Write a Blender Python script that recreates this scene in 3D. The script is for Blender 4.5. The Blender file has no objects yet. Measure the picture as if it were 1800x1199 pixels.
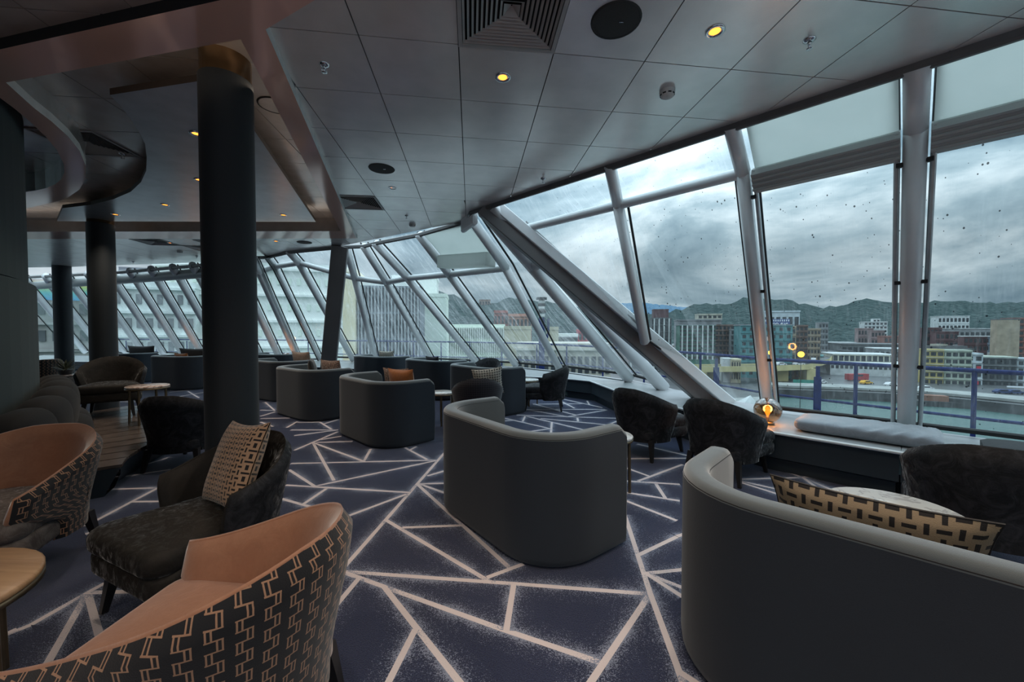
import bpy, math, random
from mathutils import Vector, Matrix
random.seed(7)
SC = bpy.context.scene
COL = SC.collection
PI = math.pi

# ------------------------------------------------------------------ camera, world, lights, exposure
CAM_Z, FPX, PITCH = 1.45, 700.0, 0.0268
cam_d = bpy.data.cameras.new('camera')
cam_d.sensor_width = 36.0
cam_d.lens = FPX / 1800 * 36.0
cam_d.clip_start, cam_d.clip_end = 0.05, 6000
cam = bpy.data.objects.new('camera', cam_d)
COL.objects.link(cam)
cam.location = (0, 0, CAM_Z)
cam.rotation_euler = (PI / 2 - PITCH, 0, 0)
SC.camera = cam
SC.view_settings.view_transform = 'Standard'
SC.view_settings.look = 'None'
SC.view_settings.gamma = 1.0
SC.view_settings.use_curve_mapping = False
SC.view_settings.exposure = 0.70
SC.cycles.use_denoising = True
SC.cycles.max_bounces = 10
SC.cycles.diffuse_bounces = 5
SC.cycles.glossy_bounces = 4
SC.cycles.transparent_max_bounces = 24
SC.cycles.caustics_reflective = False
SC.cycles.caustics_refractive = False
SC.cycles.sample_clamp_indirect = 4.0

SKY_STRENGTH = 0.85
DOWNLIGHT_W = 34.0
WARM = (1.0, 0.84, 0.68)


def nt_link(nt, a, b):
    nt.links.new(a, b)


def build_world():
    w = bpy.data.worlds.new('overcast_sky')
    SC.world = w
    w.use_nodes = True
    nt = w.node_tree
    nt.nodes.clear()
    out = nt.nodes.new('ShaderNodeOutputWorld')
    bg = nt.nodes.new('ShaderNodeBackground')
    tc = nt.nodes.new('ShaderNodeTexCoord')
    mp = nt.nodes.new('ShaderNodeMapping')
    mp.inputs['Scale'].default_value = (1.0, 1.0, 2.4)
    mp.inputs['Location'].default_value = (0.3, 1.7, 0.2)
    n1 = nt.nodes.new('ShaderNodeTexNoise')
    n1.inputs['Scale'].default_value = 2.6
    n1.inputs['Detail'].default_value = 7
    n1.inputs['Roughness'].default_value = 0.57
    n1.inputs['Distortion'].default_value = 0.35
    ramp = nt.nodes.new('ShaderNodeValToRGB')
    e = ramp.color_ramp.elements
    e[0].position, e[0].color = 0.37, (0.085, 0.138, 0.178, 1)
    e[1].position, e[1].color = 0.64, (0.46, 0.53, 0.575, 1)
    m = ramp.color_ramp.elements.new(0.5)
    m.color = (0.20, 0.27, 0.315, 1)
    sep = nt.nodes.new('ShaderNodeSeparateXYZ')
    mr = nt.nodes.new('ShaderNodeMapRange')          # an overcast sky brightens towards the zenith
    mr.inputs['From Min'].default_value, mr.inputs['From Max'].default_value = 0.15, 0.80
    mr.inputs['To Min'].default_value, mr.inputs['To Max'].default_value = 1.0, 5.5
    mul = nt.nodes.new('ShaderNodeMath')
    mul.operation = 'MULTIPLY'
    mul.inputs[1].default_value = SKY_STRENGTH
    L = nt.links.new
    L(tc.outputs['Generated'], mp.inputs['Vector'])
    L(mp.outputs[0], n1.inputs['Vector'])
    L(n1.outputs['Fac'], ramp.inputs['Fac'])
    L(tc.outputs['Generated'], sep.inputs[0])
    L(sep.outputs['Z'], mr.inputs['Value'])
    L(mr.outputs[0], mul.inputs[0])
    L(ramp.outputs['Color'], bg.inputs['Color'])
    L(mul.outputs[0], bg.inputs['Strength'])
    L(bg.outputs[0], out.inputs['Surface'])


build_world()

# ------------------------------------------------------------------ measuring helpers
CP, SP = math.cos(PITCH), math.sin(PITCH)


def ray(px, py):
    u, v = (px - 900) / FPX, (599.5 - py) / FPX
    return Vector((u, CP + v * SP, -SP + v * CP))


def at(px, py, z):                    # the point at height z under a pixel of the photograph
    d = ray(px, py)
    return Vector((0, 0, CAM_Z)) + d * ((z - CAM_Z) / d.z)


def dep(px, py, Y):                   # the point at distance Y under a pixel
    d = ray(px, py)
    return Vector((0, 0, CAM_Z)) + d * (Y / d.y)


def ceil_z(x, y=0):                   # the deck head has a slight camber
    return 3.215 - 0.0189 * max(x, -1.5)


def cat(px, py, off=0.0):
    p = at(px, py, 3.2 + off)
    for _ in range(6):
        p = at(px, py, ceil_z(p.x) + off)
    return p


# ------------------------------------------------------------------ materials
class NT:
    def __init__(self, name):
        self.m = bpy.data.materials.new(name)
        self.m.use_nodes = True
        self.t = self.m.node_tree
        self.t.nodes.clear()
        self.out = self.t.nodes.new('ShaderNodeOutputMaterial')

    def n(self, typ, **kw):
        nd = self.t.nodes.new('ShaderNode' + typ)
        for k, v in kw.items():
            setattr(nd, k, v)
        return nd

    def put(self, sock, v):
        if isinstance(v, (int, float)):
            sock.default_value = v
        elif isinstance(v, (tuple, list)):
            sock.default_value = tuple(v) if len(v) != 3 or sock.type != 'RGBA' else (*v, 1)
        else:
            self.t.links.new(v, sock)

    def math(self, op, a, b=None, c=None):
        nd = self.n('Math', operation=op)
        self.put(nd.inputs[0], a)
        if b is not None:
            self.put(nd.inputs[1], b)
        if c is not None:
            self.put(nd.inputs[2], c)
        return nd.outputs[0]

    def noise(self, vec, scale, detail=3, rough=0.5, dist=0.0):
        nd = self.n('TexNoise')
        if vec is not None:
            self.t.links.new(vec, nd.inputs['Vector'])
        nd.inputs['Scale'].default_value = scale
        nd.inputs['Detail'].default_value = detail
        nd.inputs['Roughness'].default_value = rough
        nd.inputs['Distortion'].default_value = dist
        return nd.outputs['Fac']

    def coord(self, which='Object'):
        return self.n('TexCoord').outputs[which]

    def mapping(self, vec, scale=(1, 1, 1), rot=(0, 0, 0)):
        nd = self.n('Mapping')
        self.t.links.new(vec, nd.inputs[0])
        nd.inputs['Scale'].default_value = scale
        nd.inputs['Rotation'].default_value = rot
        return nd.outputs[0]

    def mix(self, f, a, b):
        nd = self.n('Mix', data_type='RGBA')
        self.put(nd.inputs[0], f)
        self.put(nd.inputs[6], a)
        self.put(nd.inputs[7], b)
        return nd.outputs[2]

    def ramp(self, f, lo, hi, c=False):
        nd = self.n('MapRange')
        self.put(nd.inputs['Value'], f)
        nd.inputs['From Min'].default_value, nd.inputs['From Max'].default_value = lo, hi
        return nd.outputs[0]

    def bsdf(self, color, rough=0.5, metal=0.0, sheen=0.0, bump=None, bstr=0.2, bdist=0.01, spec=0.5, coat=0.0, alpha=None):
        b = self.n('BsdfPrincipled')
        self.put(b.inputs['Base Color'], color)
        self.put(b.inputs['Roughness'], rough)
        self.put(b.inputs['Metallic'], metal)
        b.inputs['Specular IOR Level'].default_value = spec
        if sheen:
            b.inputs['Sheen Weight'].default_value = sheen
            b.inputs['Sheen Roughness'].default_value = 0.45
        if coat:
            b.inputs['Coat Weight'].default_value = coat
            b.inputs['Coat Roughness'].default_value = 0.1
        if bump is not None:
            bp = self.n('Bump')
            bp.inputs['Strength'].default_value = bstr
            bp.inputs['Distance'].default_value = bdist
            self.t.links.new(bump, bp.inputs['Height'])
            self.t.links.new(bp.outputs[0], b.inputs['Normal'])
        self.t.links.new(b.outputs[0], self.out.inputs[0])
        return b


def simple(name, color, rough=0.5, metal=0.0, var=0.12, scale=8.0, sheen=0.0, bstr=0.0, bscale=60, spec=0.5, coat=0.0):
    t = NT(name)
    co = t.coord()
    f = t.noise(co, scale, 4)
    dark = tuple(c * (1 - var) for c in color)
    lite = tuple(min(1, c * (1 + var)) for c in color)
    col = t.mix(t.ramp(f, 0.3, 0.7), dark, lite)
    bump = t.noise(co, bscale, 3) if bstr else None
    t.bsdf(col, rough, metal, sheen, bump, bstr, 0.01, spec, coat)
    return t.m


def emitter(name, color, strength):
    t = NT(name)
    e = t.n('Emission')
    e.inputs[0].default_value = (*color, 1)
    e.inputs[1].default_value = strength
    t.t.links.new(e.outputs[0], t.out.inputs[0])
    return t.m


def velvet(name, color, hi, rough=0.75, sheen=0.6, crush=1.0):
    t = NT(name)
    co = t.coord()
    f = t.noise(t.mapping(co, (1, 1, 1)), 9, 6, 0.68, 1.2)
    f2 = t.noise(co, 60, 3, 0.6)
    k = t.math('ADD', t.math('MULTIPLY', t.ramp(f, 0.45, 0.72), 0.75 * crush), t.math('MULTIPLY', f2, 0.25))
    col = t.mix(k, color, hi)
    b = t.bsdf(col, rough, 0, sheen, f, 0.35 * crush, 0.02, 0.3)
    if crush >= 0.7:                       # the crushed pile catches the light in patches
        f3 = t.noise(t.mapping(co, (1, 1, 0.6)), 26, 5, 0.7, 0.8)
        t.put(b.inputs['Sheen Weight'], t.math('MULTIPLY', t.ramp(f3, 0.48, 0.66), min(1.0, sheen * 4.5)))
        b.inputs['Sheen Roughness'].default_value = 0.3
    return t.m


def fabric(name, color, sheen=0.45, weave=450, rough=0.85):
    t = NT(name)
    co = t.coord()
    f = t.noise(co, 3.0, 4)
    g = t.noise(co, weave, 2)
    c0 = tuple(c * 0.82 for c in color)
    c1 = tuple(c * 1.18 for c in color)
    col = t.mix(t.math('ADD', t.math('MULTIPLY', f, 0.6), t.math('MULTIPLY', g, 0.4)), c0, c1)
    t.bsdf(col, rough, 0, sheen, g, 0.25, 0.003, 0.35)
    return t.m


def carpet_mat():
    t = NT('navy_carpet')
    co = t.coord()
    f = t.noise(co, 1.6, 4, 0.6)
    g = t.noise(co, 170, 3, 0.7)
    k = t.math('ADD', t.math('MULTIPLY', f, 0.35), t.math('MULTIPLY', t.ramp(g, 0.35, 0.68), 0.65))
    col = t.mix(k, (0.004, 0.006, 0.020), (0.044, 0.058, 0.128))
    t.bsdf(col, 0.95, 0, 0.25, g, 0.6, 0.01, 0.1)
    return t.m


def carpet_line_mat():
    t = NT('pale_carpet_line')
    uv = t.coord('UV')
    sp = t.n('SeparateXYZ')
    t.t.links.new(uv, sp.inputs[0])
    d = t.math('ABSOLUTE', t.math('SUBTRACT', sp.outputs[1], 0.5))     # 0 at the line, 0.5 at the halo's rim
    co = t.coord()
    g = t.noise(co, 190, 2, 0.7)
    g2 = t.noise(co, 5, 2, 0.5)
    core = t.math('LESS_THAN', d, 0.062)
    halo = t.math('MULTIPLY', t.math('POWER', t.math('SUBTRACT', 1.0, t.math('MULTIPLY', d, 2.0)), 2.2),
                  t.math('ADD', 0.45, t.math('MULTIPLY', t.ramp(g2, 0.4, 0.62), 0.55)))
    spk = t.math('GREATER_THAN', t.math('ADD', t.math('MULTIPLY', halo, 0.72), t.ramp(g, 0.25, 0.75)), 0.80)
    fac = t.math('MAXIMUM', core, t.math('MULTIPLY', spk, 0.75))
    col = t.mix(core, (0.34, 0.38, 0.50), (0.70, 0.62, 0.62))
    b = t.bsdf(col, 0.95, 0, 0.2, g, 0.5, 0.01, 0.1)
    tr = t.n('BsdfTransparent')
    mx = t.n('MixShader')
    t.t.links.new(fac, mx.inputs[0])
    t.t.links.new(tr.outputs[0], mx.inputs[1])
    t.t.links.new(b.outputs[0], mx.inputs[2])
    t.t.links.new(mx.outputs[0], t.out.inputs[0])
    return t.m


def glass_mat(name, haze, drops, streak):
    """window glass wet with rain: clear glass, run-off streaks and drops"""
    t = NT(name)
    uv = t.coord('UV')
    s1 = t.noise(t.mapping(uv, (14, 0.8, 1)), 1.0, 5, 0.65)
    s2 = t.noise(t.mapping(uv, (70, 6, 1)), 1.0, 3, 0.6)
    soft = t.noise(uv, 1.3, 3)
    st = t.math('MULTIPLY', t.math('MULTIPLY', t.ramp(s1, 0.42, 0.75), t.ramp(s2, 0.38, 0.72)), streak)
    vo = t.n('TexVoronoi')
    t.t.links.new(t.mapping(uv, (26, 17, 1)), vo.inputs['Vector'])
    vo.inputs['Scale'].default_value = 1.0
    vo.inputs['Randomness'].default_value = 1.0
    big = t.noise(uv, 9, 2)
    rad = t.math('MULTIPLY', t.ramp(big, 0.40, 0.75), 0.24)
    dr = t.math('LESS_THAN', vo.outputs['Distance'], rad)
    hz = t.math('ADD', haze * 0.4, t.math('MULTIPLY', t.ramp(soft, 0.35, 0.75), haze))
    fac = t.math('MINIMUM', t.math('ADD', hz, st), 0.85)
    tr = t.n('BsdfTransparent')
    tr.inputs[0].default_value = (0.93, 0.975, 0.965, 1)
    tl = t.n('BsdfTranslucent')
    tl.inputs[0].default_value = (0.9, 0.93, 0.94, 1)
    df = t.n('BsdfDiffuse')
    df.inputs[0].default_value = (0.45, 0.48, 0.5, 1)
    m0 = t.n('MixShader')
    m0.inputs[0].default_value = 0.2
    t.t.links.new(tl.outputs[0], m0.inputs[1])
    t.t.links.new(df.outputs[0], m0.inputs[2])
    m1 = t.n('MixShader')
    t.t.links.new(fac, m1.inputs[0])
    t.t.links.new(tr.outputs[0], m1.inputs[1])
    t.t.links.new(m0.outputs[0], m1.inputs[2])
    dk = t.n('BsdfDiffuse')
    dk.inputs[0].default_value = (0.07, 0.085, 0.10, 1)
    m2 = t.n('MixShader')
    t.t.links.new(t.math('MULTIPLY', dr, drops), m2.inputs[0])
    t.t.links.new(m1.outputs[0], m2.inputs[1])
    t.t.links.new(dk.outputs[0], m2.inputs[2])
    gl = t.n('BsdfGlossy')
    gl.inputs['Roughness'].default_value = 0.02
    fr = t.n('Fresnel')
    fr.inputs[0].default_value = 1.35
    m3 = t.n('MixShader')
    t.t.links.new(fr.outputs[0], m3.inputs[0])
    t.t.links.new(m2.outputs[0], m3.inputs[1])
    t.t.links.new(gl.outputs[0], m3.inputs[2])
    t.t.links.new(m3.outputs[0], t.out.inputs[0])
    return t.m


def blind_mat():
    t = NT('pale_roller_blind_fabric')
    g = t.noise(t.coord(), 3, 4)
    col = t.mix(g, (0.66, 0.69, 0.67), (0.74, 0.76, 0.74))
    tl, df = t.n('BsdfTranslucent'), t.n('BsdfDiffuse')
    t.t.links.new(col, tl.inputs[0])
    t.t.links.new(col, df.inputs[0])
    mx = t.n('MixShader')
    mx.inputs[0].default_value = 0.25
    t.t.links.new(tl.outputs[0], mx.inputs[1])
    t.t.links.new(df.outputs[0], mx.inputs[2])
    t.t.links.new(mx.outputs[0], t.out.inputs[0])
    return t.m


def bronze_mirror():
    t = NT('bronze_mirror_soffit')
    b = t.bsdf((0.90, 0.58, 0.48), 0.12, 0.3)
    b.inputs['IOR'].default_value = 2.0
    return t.m


def meander_mat():
    """black upholstery woven with copper stepped lines"""
    t = NT('black_copper_meander_weave')
    uv = t.coord('UV')
    sp = t.n('SeparateXYZ')
    t.t.links.new(uv, sp.inputs[0])
    u, v = sp.outputs[0], sp.outputs[1]
    P, Q = 0.060, 0.064
    vf = t.math('FRACT', t.math('DIVIDE', v, Q))
    sq = t.math('GREATER_THAN', vf, 0.5)
    uf0 = t.math('DIVIDE', u, P)
    uf = t.math('FRACT', t.math('ADD', uf0, t.math('MULTIPLY', sq, 0.36)))
    da = t.math('ABSOLUTE', t.math('SUBTRACT', uf, 0.42))
    db = t.math('ABSOLUTE', t.math('SUBTRACT', uf, 0.60))
    vert = t.math('LESS_THAN', t.math('MINIMUM', da, db), 0.034)
    dv = t.math('MINIMUM', t.math('ABSOLUTE', t.math('SUBTRACT', vf, 0.5)), t.math('MINIMUM', vf, t.math('SUBTRACT', 1.0, vf)))
    hz = t.math('LESS_THAN', dv, 0.032)
    span = t.math('LESS_THAN', t.math('ABSOLUTE', t.math('SUBTRACT', t.math('FRACT', t.math('ADD', uf0, 0.18)), 0.5)), 0.32)
    line = t.math('MAXIMUM', vert, t.math('MULTIPLY', hz, span))
    g = t.noise(t.coord(), 300, 2)
    col = t.mix(line, (0.010, 0.010, 0.012), (0.36, 0.20, 0.12))
    t.bsdf(col, 0.8, 0, 0.3, g, 0.25, 0.004, 0.3)
    return t.m


def basket_mat(name, pale, dark, cell):
    t = NT(name)
    uv = t.coord('UV')
    sp = t.n('SeparateXYZ')
    t.t.links.new(uv, sp.inputs[0])
    a, b = t.math('DIVIDE', sp.outputs[0], cell), t.math('DIVIDE', sp.outputs[1], cell)
    fa, fb = t.math('FRACT', a), t.math('FRACT', b)
    par = t.math('MODULO', t.math('ADD', t.math('FLOOR', a), t.math('FLOOR', b)), 2.0)
    par = t.math('GREATER_THAN', t.math('ABSOLUTE', par), 0.5)
    xa, xb = t.math('ABSOLUTE', t.math('SUBTRACT', fa, 0.5)), t.math('ABSOLUTE', t.math('SUBTRACT', fb, 0.5))
    h = t.math('MULTIPLY', t.math('LESS_THAN', xa, 0.44), t.math('LESS_THAN', xb, 0.17))
    w = t.math('MULTIPLY', t.math('LESS_THAN', xb, 0.44), t.math('LESS_THAN', xa, 0.17))
    k = t.math('ADD', t.math('MULTIPLY', h, par), t.math('MULTIPLY', w, t.math('SUBTRACT', 1.0, par)))
    g = t.noise(t.coord(), 260, 2)
    col = t.mix(k, t.mix(g, tuple(c * 0.8 for c in pale), pale), dark)
    t.bsdf(col, 0.85, 0, 0.3, g, 0.4, 0.004, 0.3)
    return t.m


def tweed_mat(name, c0, c1, c2):
    t = NT(name)
    co = t.coord()
    g = t.noise(co, 55, 3, 0.7)
    h = t.noise(co, 90, 2, 0.6)
    col = t.mix(t.ramp(g, 0.42, 0.58), c0, t.mix(t.ramp(h, 0.45, 0.55), c1, c2))
    t.bsdf(col, 0.9, 0, 0.3, g, 0.4, 0.01, 0.2)
    return t.m


def marble_mat(name, base, vein, rough=0.15):
    t = NT(name)
    co = t.coord()
    w = t.noise(co, 3.2, 6, 0.6, 2.0)
    k = t.ramp(t.math('ABSOLUTE', t.math('SUBTRACT', w, 0.5)), 0.0, 0.05)
    t.bsdf(t.mix(k, vein, base), rough, 0)
    return t.m


def wood_mat(name, c0, c1, rough=0.3, scale=(1.5, 18, 1)):
    t = NT(name)
    co = t.mapping(t.coord(), scale)
    f = t.noise(co, 2.5, 5, 0.6, 0.6)
    t.bsdf(t.mix(t.ramp(f, 0.3, 0.7), c0, c1), rough, 0, 0, f, 0.08)
    return t.m


def hill_mat(name, c0, c1, sc):
    t = NT(name)
    co = t.coord()
    f = t.noise(co, sc, 6, 0.7)
    t.bsdf(t.mix(t.ramp(f, 0.35, 0.65), c0, c1), 1.0, 0, 0, f, 1.0, 4.0, 0.0)
    return t.m


def water_mat():
    t = NT('harbour_water')
    co = t.mapping(t.coord(), (0.5, 1.6, 1))
    f = t.noise(co, 0.9, 5, 0.65)
    t.bsdf(t.mix(f, (0.035, 0.085, 0.08), (0.085, 0.165, 0.15)), 0.22, 0, 0, f, 0.6, 0.4, 0.5)
    return t.m


M = {}
M['carpet'] = carpet_mat()
M['carpet_line'] = carpet_line_mat()
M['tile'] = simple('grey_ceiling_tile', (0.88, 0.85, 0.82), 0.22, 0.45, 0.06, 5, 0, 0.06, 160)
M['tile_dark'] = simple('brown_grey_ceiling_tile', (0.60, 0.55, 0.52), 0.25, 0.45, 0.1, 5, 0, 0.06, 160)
M['backing'] = simple('ceiling_void_black', (0.008, 0.008, 0.009), 0.9)
M['mirror'] = bronze_mirror()
M['white_edge'] = simple('window_lit_edge', (0.85, 0.85, 0.83), 0.45)  # window light on the band's outer sides, put into a white base
M['panel'] = simple('gunmetal_gloss_panel', (0.42, 0.43, 0.45), 0.28, 0.6, 0.1, 6)
M['column'] = fabric('charcoal_column_cladding', (0.016, 0.021, 0.025), 0.12, 200, 0.6)
M['brass'] = simple('brushed_brass', (0.27, 0.18, 0.095), 0.4, 0.9)
M['core'] = fabric('dark_green_textured_wall', (0.026, 0.044, 0.048), 0.05, 140, 0.7)
M['mullion'] = simple('silver_window_frame', (0.74, 0.76, 0.77), 0.42, 0.1, 0.06, 3)
M['mullion_dark'] = simple('shaded_grey_frame_paint', (0.17, 0.165, 0.165), 0.5, 0.1, 0.05, 3)  # the brace's shaded face is put into this dark grey; the post shares it
M['gasket'] = simple('black_rubber_gasket', (0.010, 0.010, 0.011), 0.6)
M['rail_metal'] = simple('blind_guide_aluminium', (0.5, 0.53, 0.54), 0.35, 0.5)
M['glass'] = glass_mat('rain_spotted_glass', 0.03, 0.85, 0.14)
M['glass_wet'] = glass_mat('rain_streaked_glass', 0.09, 0.3, 0.6)
M['glass_top'] = glass_mat('rain_streaked_upper_glass', 0.22, 0.4, 0.55)
M['blind'] = blind_mat()
M['cassette'] = simple('grey_blind_cassette', (0.40, 0.41, 0.40), 0.5, 0.1, 0.04, 3)
M['bench'] = simple('dark_teal_bench_front', (0.022, 0.032, 0.040), 0.45, 0, 0.15, 3)
M['bench_top'] = simple('grey_gloss_bench_top', (0.34, 0.35, 0.355), 0.25, 0, 0.08, 3)
M['chrome'] = simple('chrome', (0.75, 0.75, 0.76), 0.15, 1.0, 0.02)
M['sofa'] = fabric('slate_sofa_cloth', (0.023, 0.030, 0.040), 0.22, 380)
M['sofa_in'] = fabric('slate_sofa_lit_inner_cloth', (0.065, 0.080, 0.088), 1.0, 380)  # lighter copy of the cloth, window light put into rim and inner faces
M['velvet'] = velvet('charcoal_crushed_velvet', (0.003, 0.003, 0.004), (0.040, 0.040, 0.046), 0.75, 0.16)
M['velvet_brown'] = velvet('brown_black_velvet', (0.008, 0.0065, 0.005), (0.030, 0.025, 0.020), 0.75, 0.35, crush=0.7)
M['velvet_seat'] = velvet('taupe_crushed_velvet', (0.075, 0.062, 0.055), (0.20, 0.175, 0.165))
M['copper'] = velvet('copper_suede', (0.27, 0.118, 0.064), (0.48, 0.25, 0.15), 0.6, 0.7, 0.35)
M['meander'] = meander_mat()
M['dot_weave'] = basket_mat('black_dotted_weave', (0.035, 0.030, 0.036), (0.010, 0.009, 0.011), 0.03)
M['leg'] = simple('black_stained_wood', (0.018, 0.016, 0.015), 0.35)
M['bronze'] = simple('bronze_metal_leg', (0.20, 0.15, 0.095), 0.35, 0.8)
M['oak'] = wood_mat('brown_oak_top', (0.30, 0.17, 0.085), (0.46, 0.29, 0.16))
M['marble'] = marble_mat('white_marble', (0.72, 0.71, 0.68), (0.45, 0.44, 0.43))
M['marble_brown'] = marble_mat('brown_veined_marble', (0.62, 0.52, 0.47), (0.26, 0.16, 0.12))
M['basket_tan'] = basket_mat('tan_and_black_basket_weave', (0.40, 0.25, 0.155), (0.010, 0.009, 0.010), 0.030)
M['basket_wide'] = basket_mat('tan_and_black_wide_weave', (0.25, 0.19, 0.125), (0.008, 0.007, 0.008), 0.045)
M['basket_cream'] = basket_mat('cream_and_black_weave', (0.62, 0.56, 0.47), (0.012, 0.011, 0.012), 0.038)
M['orange'] = velvet('burnt_orange_silk', (0.36, 0.115, 0.03), (0.62, 0.25, 0.09), 0.45, 0.5, 0.6)
M['tweed'] = tweed_mat('speckled_tweed', (0.10, 0.07, 0.06), (0.45, 0.36, 0.30), (0.25, 0.12, 0.08))
M['tweed_pale'] = tweed_mat('pale_speckled_tweed', (0.36, 0.26, 0.20), (0.60, 0.52, 0.44), (0.40, 0.22, 0.15))
M['dark_cushion'] = simple('dark_brown_cushion_cloth', (0.030, 0.024, 0.022), 0.8, 0, 0.2, 20, 0.3)
M['bench_cushion'] = velvet('grey_blue_bench_velvet', (0.20, 0.22, 0.25), (0.36, 0.39, 0.43), 0.5, 0.7, 0.5)
M['black_cushion'] = velvet('black_bench_velvet', (0.005, 0.005, 0.006), (0.02, 0.02, 0.024), 0.7, 0.05, 0.5)
M['piping'] = simple('black_cord_piping', (0.012, 0.011, 0.012), 0.7)
M['speaker'] = simple('black_speaker_mesh', (0.035, 0.036, 0.036), 0.7, 0.2, 0.3, 400)
M['vent'] = simple('painted_grey_louvre', (0.40, 0.40, 0.39), 0.5, 0.1, 0.05)
M['white_plastic'] = simple('white_plastic', (0.6, 0.6, 0.58), 0.5)
M['lamp_on'] = emitter('warm_downlight_bulb', (1.0, 0.27, 0.035), 2.4)
M['filament'] = emitter('glowing_filament', (1.0, 0.22, 0.02), 2.8)
M['wood_deck'] = wood_mat('dark_walnut_planks', (0.060, 0.045, 0.037), (0.15, 0.118, 0.10), 0.22, (2, 2, 2))
M['tuft'] = fabric('black_bobbled_sofa_cloth', (0.005, 0.005, 0.0055), 0.06, 60)
M['plant'] = simple('dusty_olive_leaf', (0.10, 0.10, 0.05), 0.6, 0, 0.4, 12)
# outside
M['blue_paint'] = simple('wet_navy_rail_paint', (0.012, 0.022, 0.095), 0.6, 0, 0.25, 25, spec=0.1)
M['water'] = water_mat()
M['hill'] = hill_mat('wooded_hill', (0.016, 0.034, 0.036), (0.085, 0.118, 0.115), 0.13)  # bluish cast carries a little aerial haze in the colour
M['hill_far'] = hill_mat('haze_blue_hill', (0.085, 0.16, 0.24), (0.12, 0.20, 0.28), 0.02)  # aerial haze put into the pale blue base colour
M['quay'] = simple('quay_stone', (0.040, 0.043, 0.046), 0.9, 0, 0.5, 0.35)
M['quay_pale'] = simple('pale_promenade', (0.24, 0.25, 0.24), 0.7, 0, 0.25, 0.3)
M['asphalt'] = simple('wet_asphalt', (0.085, 0.09, 0.095), 0.35, 0, 0.3, 0.2)
M['win_dark'] = simple('dark_window_glass', (0.030, 0.036, 0.042), 0.25, 0, 0.4, 0.8)
M['deck_plate'] = simple('grey_deck_plate', (0.55, 0.57, 0.58), 0.5)  # unseen deck kept pale to bounce skylight up to the ceiling


def wall_paint(name, c, var=0.22, s=0.35):
    if name not in M:
        M[name] = simple(name, c, 0.85, 0, var, s)
    return M[name]


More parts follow.
